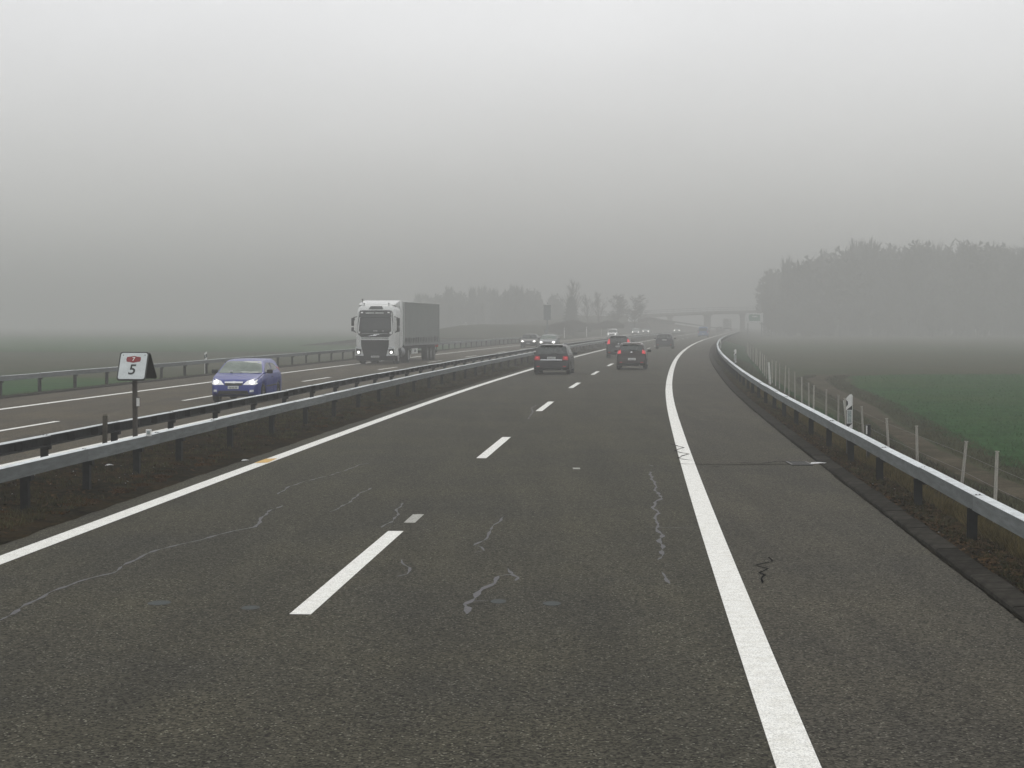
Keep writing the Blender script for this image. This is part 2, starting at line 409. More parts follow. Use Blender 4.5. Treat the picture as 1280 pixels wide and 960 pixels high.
for k_, a_ in (('galv', .10), ('galv_side', .16), ('galv_dark', .2), ('kerb', .22), ('wood', .2), ('post', .25)): rnd_tint(M[k_], a_)

# ------------------------------------------------------------------ road geometry
# direction of the lane line (dx/dy) along the drive, measured metres ahead
_sy = [-60, 0, 25, 50, 80, 100, 145, 180, 225, 275, 325, 400, 600, 1500]
_sv = [.058, .062, .069, .075, .091, .095, .107, .1145, .123, .132, .135, .137, .137, .137]
YS = np.arange(-60, 1500, 0.5)
_slope = np.interp(YS, _sy, _sv)
XS = np.concatenate([[0], np.cumsum((_slope[1:] + _slope[:-1]) / 2 * 0.5)])
XS += -1.79 - np.interp(15.4, YS, XS)
def DX(y): return float(np.interp(y, YS, XS))
def SL(y): return float(np.interp(y, YS, _slope))
def road(y, off, z=0.0):
    m = SL(y); k = 1 / math.sqrt(1 + m * m)
    return Vector((DX(y) + off * k, y - off * m * k, z))
def heading(y): return -math.atan(SL(y))       # rotation about Z that turns +Y along the road

def stations(y0, y1, near=1.0):
    ys = [y0]
    while ys[-1] < y1: ys.append(min(y1, ys[-1] + max(near, abs(ys[-1]) * 0.03)))
    return ys

def strip(name, prof, y0, y1, m, parent=None, near=1.0, jitter=0.0, ys=None):
    """prof: list of (offset, z) or function y -> list"""
    ys = ys or stations(y0, y1, near); v, f = [], []
    n = None
    for y in ys:
        p = prof(y) if callable(prof) else prof
        n = len(p)
        for i, (o, z) in enumerate(p):
            q = road(y, o, z)
            if jitter and 0 < i < n - 1: q.z += random.uniform(-jitter, jitter)
            v.append(q)
    for i in range(len(ys) - 1):
        for j in range(n - 1):
            a = i * n + j
            f.append((a, a + 1, a + n + 1, a + n))
    o = mesh_obj(name, v, f, m, parent)
    at = o.data.attributes.new('lane_offset', 'FLOAT', 'POINT')
    offs = []
    for y in ys: offs += [q[0] for q in (prof(y) if callable(prof) else prof)]
    at.data.foreach_set('value', offs)
    return o

ZO = -0.08           # the opposite carriageway lies a little lower
Y0, Y1 = -40, 900

# base terrain, one sheet out to the horizon, with everything else on top
def grid_sheet(name, x0, x1, y0, y1, z, m):
    return mesh_obj(name, [(x0, y0, z), (x1, y0, z), (x1, y1, z), (x0, y1, z)], [(0, 1, 2, 3)], m)
g = grid_sheet('ground', -3000, 3000, -3000, 3400, -1.05, M['brown_field']); tag(g, 'brown bare field fading into the fog', kind='structure')

def poly_sheet(name, pts, z, m, rough=0.0, seg=2.0):
    """flat polygon with a slightly ragged edge"""
    out = []
    n = len(pts)
    for i in range(n):
        a, b = Vector(pts[i]), Vector(pts[(i + 1) % n]); L = (b - a).length
        k = max(1, min(120, int(L / seg)))
        nrm = Vector((-(b - a).y, (b - a).x)).normalized()
        for j in range(k):
            p = a.lerp(b, j / k)
            if j: p = p + nrm * random.uniform(-rough, rough)
            out.append((p.x, p.y, z))
    return mesh_obj(name, out, [tuple(range(len(out)))], m)

gf = poly_sheet('green_field', [(11.2, 10), (11.4, 38), (12.3, 46), (13.6, 56), (15.3, 70), (17.6, 90), (19.9, 108), (22.5, 121),
                                (27, 125), (60, 128), (120, 130), (260, 132), (260, -30), (14, -30)], -1.035, M['green_field'], 0.45, .9)
tag(gf, 'dark green crop field right of the dirt track', kind='structure')
# left side fields
gl = poly_sheet('green_field', [(-24, -30), (-21.5, 10), (-18.5, 60), (-14, 112), (-60, 118), (-160, 122), (-160, -30)], -0.9, M['green_field'], 0.4, 3)
tag(gl, 'strip of green field beyond the left guardrail', kind='structure')
gl2 = poly_sheet('green_field', [(-14, 215), (4, 300), (20, 420), (-40, 470), (-200, 470), (-200, 240), (-60, 215)], -0.9, M['green_field'], 0.8, 5)
tag(gl2, 'pale green field far off behind the truck', kind='structure')

# dirt track beyond the fence
pc = [(9.2, 8), (9.9, 24), (10.35, 34), (10.6, 41), (11.4, 50.3), (12.7, 61.2), (14.6, 75.8), (16.9, 98.8), (18.9, 114), (20.8, 121.5), (24.5, 126.5), (32, 129.5), (60, 131)]
pw = [.55, .5, .48, .5, .5, .5, .55, .65, .8, 1.0, 1.2, 1.2, .8]
pv, pf = [], []
dense = []
for i in range(len(pc) - 1):
    for j in range(6):
        t = j / 6; dense.append((pc[i][0] * (1 - t) + pc[i + 1][0] * t, pc[i][1] * (1 - t) + pc[i + 1][1] * t, pw[i] * (1 - t) + pw[i + 1] * t))
for i, (x, y, w) in enumerate(dense):
    a = dense[max(0, i - 1)]; b = dense[min(len(dense) - 1, i + 1)]
    d = Vector((b[0] - a[0], b[1] - a[1])).normalized(); nn = Vector((d.y, -d.x))
    for s in (-1, 1):
        r = w * .78 + random.uniform(-.07, .07)
        pv.append((x + nn.x * s * r, y + nn.y * s * r, -1.028))
for i in range(len(dense) - 1): pf.append((2 * i, 2 * i + 1, 2 * i + 3, 2 * i + 2))
tag(mesh_obj('dirt_track', pv, pf, M['path']), 'narrow dirt track curving along the wire fence', kind='structure')

# carriageways
roadway = strip('roadway', [(-4.25, 0), (0, 0.0), (3.845, 0)], Y0, Y1, M['lane']); tag(roadway, 'dark grey asphalt of the two lanes', kind='structure')
shoulder = strip('hard_shoulder', [(3.845, 0), (6.02, 0)], Y0, Y1, M['shoulder']); tag(shoulder, 'asphalt hard shoulder right of the white line', kind='structure')
opp = strip('opposite_roadway', [(-18.6, ZO), (-12, ZO), (-7.95, ZO)], Y0, Y1, M['opposite']); tag(opp, 'asphalt of the oncoming carriageway', kind='structure')

def line(y0, y1, off, w, z, name, parent, m, near=1.0):
    return strip(name, [(off - w / 2, z), (off + w / 2, z)], y0, y1, m, parent, near)
line(Y0, Y1, -3.75, .25, .004, 'edge_line', roadway, M['white_line'])
line(Y0, Y1, 3.72, .25, .004, 'edge_line', roadway, M['white_line'])
line(Y0, Y1, -16.0, .25, ZO + .004, 'edge_line', opp, M['white_line'])
line(Y0, Y1, -8.45, .20, ZO + .004, 'edge_line', opp, M['white_line'])
dash_y = [-20.5, -2.6, 15.4, 33.3, 51.2, 69.5, 87.4, 105.2] + [105.2 + 18 * k for k in range(1, 32)]
for y in dash_y: line(y, y + 6.2, 0, .185, .004, 'lane_dash', roadway, M['white_line'], near=3)
odash = [2.1, 21, 40.2, 59.1, 78.6, 98.6, 117.5, 136.5, 157] + [157 + 18.5 * k for k in range(1, 26)]
for y in odash: line(y, y + 6.3, -12.2, .17, ZO + .004, 'lane_dash', opp, M['white_line'], near=3)

# crack sealing, joints, plugs (metres)
def ribbon(name, pts, w, z, m, parent, jit=0.25):
    pts = [Vector(p) for p in pts]; P = []
    for i in range(len(pts) - 1):
        k = max(2, int((pts[i + 1] - pts[i]).length / 0.12))
        for j in range(k): P.append(pts[i].lerp(pts[i + 1], j / k))
    P.append(pts[-1]); v, f = [], []
    ph = random.uniform(0, 9)
    for i, p in enumerate(P):
        d = (P[min(i + 1, len(P) - 1)] - P[max(i - 1, 0)]).normalized(); nn = Vector((-d.y, d.x))
        ww = w / 2 * (1 + jit * math.sin(i * 1.7 + ph) + random.uniform(-jit, jit)) * (0.4 if i in (0, len(P) - 1) else 1)
        off = 0.012 * math.sin(i * 0.9 + ph)
        v += [(p.x + nn.x * (ww + off), p.y + nn.y * (ww + off), z), (p.x - nn.x * (ww - off), p.y - nn.y * (ww - off), z)]
    for i in range(len(P) - 1): f.append((2 * i, 2 * i + 1, 2 * i + 3, 2 * i + 2))
    return mesh_obj(name, v, f, m, parent)
seals = [
 ([(-4.23,15.08),(-4.24,15.85),(-4.22,16.60),(-4.14,17.32),(-3.93,17.99),(-3.94,18.72),(-3.86,19.78),(-3.66,20.35),(-3.47,20.96),(-3.31,21.61),(-3.09,22.03),(-3.17,23.22),(-3.17,24.12),(-3.08,24.65)], .045),
 ([(-3.37,26.27),(-3.35,27.56),(-3.19,28.55),(-2.96,29.45),(-2.78,30.57),(-2.64,31.78),(-2.50,32.14)], .035),
 ([(-2.36,23.81),(-2.27,24.65),(-2.22,25.32),(-2.21,26.27),(-2.09,27.30)], .035),
 ([(-1.58,21.95),(-1.50,22.57),(-1.46,23.32),(-1.52,24.12),(-1.48,24.98)], .035),
 ([(-1.10,17.71),(-1.03,17.88),(-1.03,18.35),(-1.12,18.72),(-1.16,18.97)], .035),
 ([(-0.39,19.57),(-0.30,19.71),(-0.35,20.06),(-0.42,20.20),(-0.32,20.65),(-0.26,21.28),(-0.26,21.86),(-0.18,22.48),(-0.10,23.22)], .035),
 ([(-0.39,15.41),(-0.37,15.76),(-0.41,15.94),(-0.34,16.31),(-0.26,16.96),(-0.17,17.27),(-0.12,17.77),(0.00,17.88),(0.06,17.65),(0.02,17.43)], .055),
 ([(-0.03,18.29),(0.00,17.88)], .04),
 ([(-0.35,16.12),(-0.20,16.17)], .03),
 ([(2.39,31.78),(2.42,31.42)], .04),
 ([(2.28,30.24),(2.21,28.84),(2.19,27.84),(2.10,26.77),(2.12,26.03),(2.08,25.55),(1.97,25.10),(1.88,24.33),(1.90,23.61),(1.79,23.03),(1.80,22.39),(1.72,21.86),(1.75,21.28),(1.67,20.65),(1.66,20.20),(1.60,19.37),(1.51,18.97)], .05),
 ([(1.60,22.03),(1.83,21.95),(2.13,21.95)], .03),
 ([(1.47,17.99),(1.49,17.65),(1.49,17.22)], .035),
 ([(0.41,46.92),(0.58,50.73),(0.56,53.12),(0.77,55.21)], .04)]
for p, w in seals: ribbon('crack_seal', p, w * .68, .0042, M['seal'], roadway, .55)
for p, w in [([(2.87,31.96),(3.35,31.87),(3.73,31.72),(4.45,31.82),(5.00,31.9)], .06), ([(4.0,32.3),(4.34,32.0),(4.70,32.5),(5.05,32.52)], .04),
             ([(2.56,19.17),(2.69,19.17),(2.68,18.84),(2.48,18.53),(2.56,18.29),(2.43,17.99),(2.48,17.82),(2.40,17.54),(2.36,17.27)], .022),
             ([(3.44,31.42),(3.62,31.25)], .05), ([(2.63,23.13),(3.33,23.03)], .015),
             ([(3.0,73.5),(4.6,73.3),(8.0,73.0)], .12), ([(4.9, 47), (6.2, 46.8)], .05)]:
    ribbon('tar_joint', p, w, .0046, M['seal_dark'], shoulder)
ribbon('tar_joint', [(3.23,37.27),(3.38,36.07),(3.12,35.17),(3.30,34.31),(3.00,33.29),(3.22,32.71)], .03, .0082, M['seal_dark'], roadway, 0.4)
for x, y, a, b in [(-.12, 16.12, .07, .09), (.35, 16.0, .08, .09), (-3.1, 16.03, .10, .10), (-2.26, 15.76, .08, .08)]:
    n = 20
    mesh_obj('core_plug', [(x + a * math.cos(2 * PI * i / n), y + b * 1.4 * math.sin(2 * PI * i / n), .0042) for i in range(n)], [tuple(range(n))], M['plug'], roadway)
mesh_obj('repair_patch', [(-1.335, 22.5, .0042), (-1.195, 22.5, .0042), (-1.13, 23.5, .0042), (-1.275, 23.5, .0042)], [(0, 1, 2, 3)], M['grey_patch'], roadway)
mesh_obj('paint_mark', [(1.03, 30.8, .0042), (1.15, 30.8, .0042), (1.15, 31.1, .0042), (1.03, 31.1, .0042)], [(0, 1, 2, 3)], M['grey_patch'], roadway)
mesh_obj('orange_mark', [(-4.53, 32.1, .0085), (-4.30, 32.2, .0085), (-4.26, 33.2, .0085), (-4.46, 33.1, .0085)], [(0, 1, 2, 3)], M['orange_paint'], roadway)
# drain grate by the kerb: frame and bars
gr = MB().box((5.02, 31.6, .012), (.36, .035, .02)).box((5.02, 32.3, .012), (.36, .035, .02)).box((4.85, 31.95, .011), (.03, .66, .018)).box((5.19, 31.95, .011), (.03, .66, .018))
for i in range(7): gr.box((5.02, 31.7 + i * .085, .010), (.31, .03, .016))
gr.build('drain_grate', M['plate'], shoulder)

# kerbs, stone by stone while they can be told apart
kerb = strip('kerb', [(6.02, -.02), (6.03, .03), (6.25, .045), (6.30, -.06)], 110, Y1, M['kerb']); tag(kerb, 'low dark kerb along the hard shoulder', kind='structure')
ks = MB().prism([(-.125, -.10), (-.125, .028), (-.105, .042), (.11, .050), (.125, .04), (.125, -.10)], 'y', 0.004, 0.996).build('kerb_stone', M['kerb'], kerb)
first = True
y = -2.0
while y < 110:
    o = ks if first else ks.copy()
    if not first: COL.objects.link(o); o.parent = kerb
    first = False
    o.location = road(y, 6.16 + random.uniform(-.006, .006), random.uniform(-.006, .006)); o.rotation_euler = (0, random.uniform(-.02, .02), heading(y))
    y += 1.0 / math.sqrt(1 + SL(y) ** 2)
okerb = strip('kerb', [(-18.62, ZO), (-18.64, ZO + .06), (-18.9, ZO + .07), (-18.95, ZO - .1)], Y0, 320, M['kerb']); tag(okerb, 'dark kerb on the far side of the oncoming lanes', kind='structure')

# median and verges
med = strip('median_ground', [(-7.96, ZO - .02), (-7.6, .00), (-6.9, .035), (-6.0, .045), (-5.2, .035), (-4.6, .018), (-4.24, -.008)], Y0, Y1, M['soil'], jitter=.02, near=.5)
tag(med, 'dark soil of the median strip between the guardrails', kind='structure')
ver = strip('verge_ground', [(6.28, .0), (6.5, -.005), (6.75, -.05), (7.05, -.14), (7.4, -.27)], Y0, Y1, M['verge'], jitter=.015, near=.5)
tag(ver, 'dark verge littered with leaves under the right guardrail', kind='structure')
def slope_prof(y):
    w = 1.0 + 0.004 * max(0, y - 60)
    return [(7.38, -.262), (7.4 + .5 * w, -.5), (7.4 + 1.0 * w, -.76), (7.4 + 1.5 * w, -.98), (7.4 + 2.0 * w, -1.06)]
slo = strip('grass_bank', slope_prof, Y0, Y1, M['slope'], jitter=.03, near=.6)
tag(slo, 'brown and green grass bank down to the wire fence', kind='structure')
ov = strip('left_verge', [(-21.6, -1.1), (-20.9, -.75), (-20.0, -.3), (-19.2, ZO - .03), (-18.93, ZO - .0)], Y0, 330, M['verge'], jitter=.02, near=1)
tag(ov, 'dark verge behind the oncoming carriageway', kind='structure')

# dirt washed over the asphalt edges
def ragged(name, y0, y1, outer, inner, amp, z, m, label):
    v, f = [], []; y = y0; k = 0; a = 0
    while y < y1:
        a = a * .75 + random.uniform(-amp, amp) * .6
        v += [road(y, outer, z), road(y, inner + a, z)]; y += .10 + y * .004
    for i in range(len(v) // 2 - 1): f.append((2 * i, 2 * i + 1, 2 * i + 3, 2 * i + 2))
    tag(mesh_obj(name, v, f, m), label, kind='structure')
ragged('edge_dirt', 5, 90, -4.26, -4.19, .035, .0035, M['soil'], 'dark dirt crumbling over the left asphalt edge')
ragged('edge_dirt', 5, 90, 6.03, 6.0, .014, .0035, M['verge'], 'dark dirt gathered in the gutter along the right kerb')

# raised bank carrying the slip road up to the bridge
def bank_prof(y):
    t = min(1, max(0, (y - 280) / 90)); t = t * t * (3 - 2 * t)
    u = min(1, max(0, (y - 430) / 110))
    h = 1.9 * t + 2.6 * u
    return [(-19.0, ZO - .02), (-21, .1 * t), (-24.5, .55 * h), (-28, h), (-46, h + .3), (-60, -1.2)]
bank = strip('embankment', bank_prof, 268, 700, M['slope'], jitter=.06, near=3, ys=list(np.arange(268, 700, 6.0)))
tag(bank, 'brown grass embankment rising towards the bridge', kind='structure')

# ------------------------------------------------------------------ vegetation as stuff: blades, leaves, litter
def blades(name, n, yr, offr, zf, hr, wr, m, lean=.5, power=2.0, parent=None, cluster=0):
    """many thin triangles; density falls with distance. zf(y, off) -> ground height"""
    u = rng.random(n) ** power
    y = yr[0] + u * (yr[1] - yr[0])
    off = rng.uniform(offr[0], offr[1], n)
    if cluster:
        k = max(1, n // cluster)
        cy = (yr[0] + rng.random(k) ** power * (yr[1] - yr[0])); co = rng.uniform(offr[0], offr[1], k)
        idx = rng.integers(0, k, n); rad = rng.random(n) * .16 + .02; an = rng.random(n) * 6.283
        y = cy[idx] + rad * np.cos(an); off = np.clip(co[idx] + rad * np.sin(an), offr[0], offr[1])
    sl = np.interp(y, YS, _slope); kk = 1 / np.sqrt(1 + sl * sl)
    x = np.interp(y, YS, XS) + off * kk; yy = y - off * sl * kk
    z = zf(y, off)
    h = rng.uniform(hr[0], hr[1], n); w = rng.uniform(wr[0], wr[1], n) * (1 + np.maximum(y, 0) * .012)
    a = rng.random(n) * 2 * PI; b = rng.random(n) * 2 * PI; l = rng.random(n) * lean * h
    v = np.empty((n, 3, 3), dtype=np.float32)
    v[:, 0] = np.stack([x - w * np.cos(a), yy - w * np.sin(a), z - .01], 1)
    v[:, 1] = np.stack([x + w * np.cos(a), yy + w * np.sin(a), z - .01], 1)
    v[:, 2] = np.stack([x + l * np.cos(b), yy + l * np.sin(b), z + h], 1)
    o = tri_obj(name, v.reshape(-1, 3), np.arange(3 * n).reshape(-1, 3), m, parent)
    return tag(o, kind='stuff')

def flakes(name, n, yr, offr, zf, sr, m, power=2.0):
    y = yr[0] + rng.random(n) ** power * (yr[1] - yr[0]); off = rng.uniform(offr[0], offr[1], n)
    sl = np.interp(y, YS, _slope); kk = 1 / np.sqrt(1 + sl * sl)
    x = np.interp(y, YS, XS) + off * kk; yy = y - off * sl * kk; z = zf(y, off)
    s = rng.uniform(sr[0], sr[1], n); a = rng.random(n) * 6.283
    v = np.empty((n, 4, 3), dtype=np.float32)
    for k in range(4):
        t = a + k * PI / 2; q = s * (1 if k % 2 else .6)
        v[:, k] = np.stack([x + q * np.cos(t), yy + q * np.sin(t), z + rng.random(n) * s * .9 + .004], 1)
    f = np.empty((n, 2, 3), dtype=np.int32); b = np.arange(n) * 4
    f[:, 0] = np.stack([b, b + 1, b + 2], 1); f[:, 1] = np.stack([b, b + 2, b + 3], 1)
    return tag(tri_obj(name, v.reshape(-1, 3), f.reshape(-1, 3), m), kind='stuff')

zmed = lambda y, o: np.interp(o, [-7.96, -7.6, -6.9, -6.0, -5.2, -4.6, -4.24], [ZO - .02, .0, .035, .045, .035, .018, -.008])
zver = lambda y, o: np.interp(o, [6.28, 6.5, 6.75, 7.05, 7.4], [0, -.005, -.05, -.14, -.27])
def zslope(y, o):
    w = 1 + .004 * np.maximum(0, y - 60); t = (o - 7.4) / w
    return np.interp(t, [0, .5, 1, 1.5, 2], [-.262, -.5, -.76, -.98, -1.06])
tag(blades('grass', 60000, (14, 160), (-7.8, -4.55), zmed, (.02, .09), (.003, .009), M['darkgrass'], 1.2, 1.9, cluster=28), 'short dark grass growing on the median soil', kind='stuff')
tag(blades('moss', 16000, (14, 60), (-5.3, -4.5), zmed, (.01, .04), (.004, .014), M['rustleaf'], 1.5, 1.6, cluster=260), 'rusty brown moss along the edge of the median', kind='stuff')
tag(flakes('dead_leaves', 16000, (12, 90), (-7.8, -4.45), zmed, (.012, .04), M['leaf']), 'dead leaves and debris on the median soil', kind='stuff')
tag(flakes('dead_leaves', 22000, (12, 90), (6.32, 7.1), zver, (.010, .04), M['leaf']), 'dead leaves and debris behind the right kerb', kind='stuff')
tag(blades('dry_grass', 60000, (12, 110), (7.0, 7.42), lambda y, o: np.where(o < 7.4, zver(y, o), zslope(y, o)), (.04, .24), (.003, .008), M['dry'], 1.1, 1.6, cluster=14), 'yellow dry grass behind the right guardrail', kind='stuff')
tag(blades('grass', 26000, (12, 120), (6.4, 7.1), zver, (.02, .08), (.003, .008), M['darkgrass'], 1.2, 1.8, cluster=30), 'dark grass tufts between the kerb and the right guardrail', kind='stuff')
tag(blades('weeds', 60000, (14, 150), (7.4, 9.3), zslope, (.05, .22), (.004, .010), M['darkgrass'], .9, 1.7), 'dark weeds at the foot of the grass bank', kind='stuff')
tag(blades('grass', 60000, (55, 260), (7.0, 9.8), lambda y, o: np.where(o < 7.4, zver(y, o), zslope(y, o)), (.05, .16), (.008, .02), M['greengrass'], .8, 1.3), 'green and brown grass on the bank beyond the guardrail', kind='stuff')
tag(blades('red_stems', 2600, (29, 46), (7.6, 9.0), zslope, (.25, .62), (.003, .006), M['redstem'], .25, 1.0), 'dark red dry weed stems behind the right guardrail', kind='stuff')
tag(blades('dry_bracken', 3000, (50, 75), (7.9, 8.8), zslope, (.12, .45), (.006, .012), M['rustleaf'], .7, 1.0, cluster=90), 'orange brown dry weeds at the foot of the fence', kind='stuff')
tag(blades('grass', 20000, (50, 200), (-20.7, -19.0), lambda y, o: np.interp(o, [-20.9, -20.0, -19.2, -18.93], [-.75, -.3, ZO - .03, ZO]), (.04, .16), (.006, .014), M['darkgrass'], .9, 1.6), 'dark grass under the left guardrail', kind='stuff')
# crop tufts on the green field, near enough to catch the light
n = 90000
fy = 20 + rng.random(n) ** 1.5 * 105; fx0 = np.interp(fy, [10, 38, 46, 56, 70, 90, 108, 121, 126], [11.3, 11.5, 12.4, 13.7, 15.4, 17.7, 20.0, 22.6, 28])
fx = fx0 + rng.random(n) * (0.34 * fy)
h = rng.uniform(.03, .10, n); w = rng.uniform(.006, .014, n) * (1 + fy * .01); a = rng.random(n) * 6.283; b = rng.random(n) * 6.283
v = np.empty((n, 3, 3), dtype=np.float32)
v[:, 0] = np.stack([fx - w * np.cos(a), fy - w * np.sin(a), np.full(n, -1.04)], 1); v[:, 1] = np.stack([fx + w * np.cos(a), fy + w * np.sin(a), np.full(n, -1.04)], 1)
v[:, 2] = np.stack([fx + h * np.cos(b) * .6, fy + h * np.sin(b) * .6, -1.035 + h], 1)
tag(tri_obj('crop', v.reshape(-1, 3), np.arange(3 * n).reshape(-1, 3), M['greengrass']), 'low green crop growing on the right field', kind='stuff')
# rough grass along the track
n = 24000
ty = 22 + rng.random(n) ** 1.4 * 100; tx = np.interp(ty, [p[1] for p in pc], [p[0] for p in pc]) + np.where(rng.random(n) < .5, rng.uniform(.5, 1.7, n), rng.uniform(-1.3, -.5, n))
h = rng.uniform(.04, .16, n); w = rng.uniform(.006, .012, n); a = rng.random(n) * 6.283; b = rng.random(n) * 6.283
v = np.empty((n, 3, 3), dtype=np.float32)
v[:, 0] = np.stack([tx - w * np.cos(a), ty - w * np.sin(a), np.full(n, -1.04)], 1); v[:, 1] = np.stack([tx + w * np.cos(a), ty + w * np.sin(a), np.full(n, -1.04)], 1)
v[:, 2] = np.stack([tx + h * np.cos(b) * .8, ty + h * np.sin(b) * .8, -1.035 + h], 1)
tag(tri_obj('rough_grass', v.reshape(-1, 3), np.arange(3 * n).reshape(-1, 3), M['darkgrass']), 'rough dark grass on both sides of the dirt track', kind='stuff')
tag(flakes('litter', 150, (18, 34), (-6.9, -4.7), zmed, (.006, .020), M['litter'], 1.0), 'small white bits of litter on the median', kind='stuff')
tag(flakes('litter', 130, (14, 40), (6.35, 7.2), zver, (.006, .020), M['litter'], 1.0), 'small white bits of litter on the right verge', kind='stuff')
for p, s, lab in [((-6.76, 30.7, .07), (.14, .10, .02), 'flat white piece of litter lying behind the near median rail'),
                  ((-4.74, 32.5, .02), (.13, .16, .015), 'pinkish white scrap lying beside the left white line'),
                  ((5.2, 31.05, .075), (.28, .10, .02), 'pale broken strip lying on the kerb by the drain')]:
    lt = MB().add([(-s[0]/2, -s[1]/2, 0), (s[0]/2, -s[1]*.3, s[2]), (s[0]*.4, s[1]/2, 0), (-s[0]*.4, s[1]*.4, s[2]), (0, 0, s[2]*1.5)], [(0, 1, 4), (1, 2, 4), (2, 3, 4), (3, 0, 4)]).build('litter_scrap', M['litter'])
    lt.location = p; tag(lt, lab, 'litter')

# ------------------------------------------------------------------ guardrails
def cbeam(L, side, lip=.018):
    """C-shaped rail: web on the traffic side (side=+1 means web towards +x), flanges away"""
    s = side; t = .006
    w, h = .14, .17
    prof = [(0, 0), (0, h * .0 + .0), (0, h), (-w, h), (-w, h - lip), (-w + t, h - lip), (-w + t, h - t), (-t, h - t), (-t, t), (-w + t, t), (-w + t, lip), (-w, lip), (-w, 0)]
    prof = [prof[0]] + prof[2:]
    return MB().prism([(p[0] * s, p[1]) for p in prof], 'y', .004, L - .004)

def guardrail(label, off, ztop, side, y0, y1, spacing, zbase, postoff, near_y=0, dense=None, plates=40, open_ribs=False, nmax=290):
    g = thing('guardrail', label, 'guardrail', road(max(y0, 0), off, 0))
    org = g.location.copy()
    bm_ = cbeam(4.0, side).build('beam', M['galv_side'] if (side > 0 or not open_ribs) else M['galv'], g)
    if not open_ribs: tfl = MB().box((-.07 * side, 2.0, .1735), (.146, 3.985, .005)).build('top_flange', M['galv'], bm_)  # lighter sheet over the beam paints its skylit top
    jp = MB().box((-.05 * side, 0, .172), (.10, .07, .006)).box((-.035 * side, -.02, .178), (.02, .02, .012)).box((-.08 * side, .02, .178), (.02, .02, .012)).build('joint_plate', M['plate'], bm_)
    ribs = []
    if open_ribs:
        bm_.data.materials[0] = M['galv_dark']  # dark colour paints the shade in the open back
        tf_ = MB().box((-.07 * side, 2.0, .1735), (.146, 3.99, .006)).build('top_flange', M['galv'], bm_)  # lighter sheet paints the skylit top of the far rail
        for k in (.05, 1.33, 2.66): ribs.append(MB().box((-.07 * side, k, .085), (.12, .012, .155)).build('stiffener', M['post'], bm_))
    hp = ztop - zbase - .16 + .25
    po = MB().box((-.004, 0, hp / 2), (.012, .10, hp)).box((-.05, -.05, hp / 2), (.10, .008, hp)).box((-.05, .05, hp / 2), (.10, .008, hp)).build('post', M['post'], g)
    sp = MB().box((0, 0, .03), (.10, .12, .06)).build('bracket', M['post'], g)
    y = y0; first = True; k = 0
    while y < y1 and k < nmax:
        p, q = road(y, off, ztop - .17), road(y + 4 / math.sqrt(1 + SL(y) ** 2), off, ztop - .17)
        rz = math.atan2(-(q.x - p.x), q.y - p.y); fac = (q - p).length / 4.0
        o = bm_ if first else bm_.copy()
        if not first: COL.objects.link(o); o.parent = g
        o.location = p - org; o.rotation_euler = (random.uniform(-.0022, .0022), random.uniform(-.02, .02), rz + random.uniform(-.001, .001)); o.scale = (1, fac, 1)
        if not first and k < plates:
            c = jp.copy(); COL.objects.link(c); c.parent = o
        if not first and not open_ribs:
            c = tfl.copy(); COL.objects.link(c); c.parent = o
        if not first and open_ribs:
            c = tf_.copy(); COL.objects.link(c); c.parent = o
            if k < 24:
                for rb in ribs: c = rb.copy(); COL.objects.link(c); c.parent = o
        k += 1; first = False; y += 4 / math.sqrt(1 + SL(y) ** 2)
    y = y0 + .1; first = True; k = 0
    while y < y1 and k < nmax:
        p = road(y, off + postoff, zbase - .25)
        o = po if first else po.copy(); c = sp if first else sp.copy()
        if not first:
            COL.objects.link(o); o.parent = g; COL.objects.link(c); c.parent = g
        o.location = p - org; o.rotation_euler = (0, random.uniform(-.015, .015), heading(y))
        c.location = road(y, off + postoff - .0, ztop - .172 - .06) - org; c.rotation_euler = (0, 0, heading(y))
        k += 1; first = False
        y += dense[1] if (dense and y < dense[0]) else spacing / math.sqrt(1 + SL(y) ** 2)
    return g
guardrail('galvanised guardrail on the near side of the median, next to the left lane', -5.10, .63, 1, 10.2, 420, 4, .0, -.02, dense=(30.5, 2.67))
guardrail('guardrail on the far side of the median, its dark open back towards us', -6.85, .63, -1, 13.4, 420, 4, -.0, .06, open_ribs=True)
guardrail('galvanised guardrail along the right verge, curving away along the hard shoulder', 6.66, .50, -1, 9.3, 470, 4, -.10, .06)
guardrail('thin guardrail beyond the oncoming lanes, in front of the fields', -19.35, .62, 1, 42, 292, 4, -.12, -.05)

# ------------------------------------------------------------------ fence on the right
fence = thing('wire_fence', 'wire fence on thin grey posts between the grass bank and the dirt track', 'fence', (7.24, 27.44, -.7))
fo = fence.location.copy()
fp = [(6.95, 23.6), (7.24, 27.44), (7.53, 30.81), (7.80, 35.12), (8.05, 38.9), (8.48, 44.0), (8.74, 47.72), (8.98, 50.37), (9.32, 54.3), (9.75, 59.19), (10.05, 61.9), (10.56, 66.69), (11.31, 73.15), (12.1, 80.0), (12.75, 85.6), (13.25, 90.7), (13.75, 95.5), (14.35, 101), (14.95, 107.5), (15.6, 113), (16.3, 119), (17.1, 126), (17.9, 132.5), (18.6, 139), (19.4, 146), (20.4, 155), (21.5, 165), (22.7, 175), (24, 186), (25.3, 197)]
tilts = {1: .03, 2: .10, 4: -.07, 5: -.06, 6: -.05}
fpost = MB().tube((0, 0, 0), (0, 0, 1.28), .030, .025, 7).tube((0, 0, 1.28), (0, 0, 1.295), .034, .034, 7).build('fence_post', M['wood'], fence)
for i, (x, y) in enumerate(fp):
    o = fpost if i == 0 else fpost.copy()
    if i: COL.objects.link(o); o.parent = fence
    zb = -.80 if i > 2 else -.78
    o.location = Vector((x, y, zb + random.uniform(-.05, .03))) - fo; o.rotation_euler = (random.uniform(-.02, .02), tilts.get(i, random.uniform(-.03, .03)), 0)
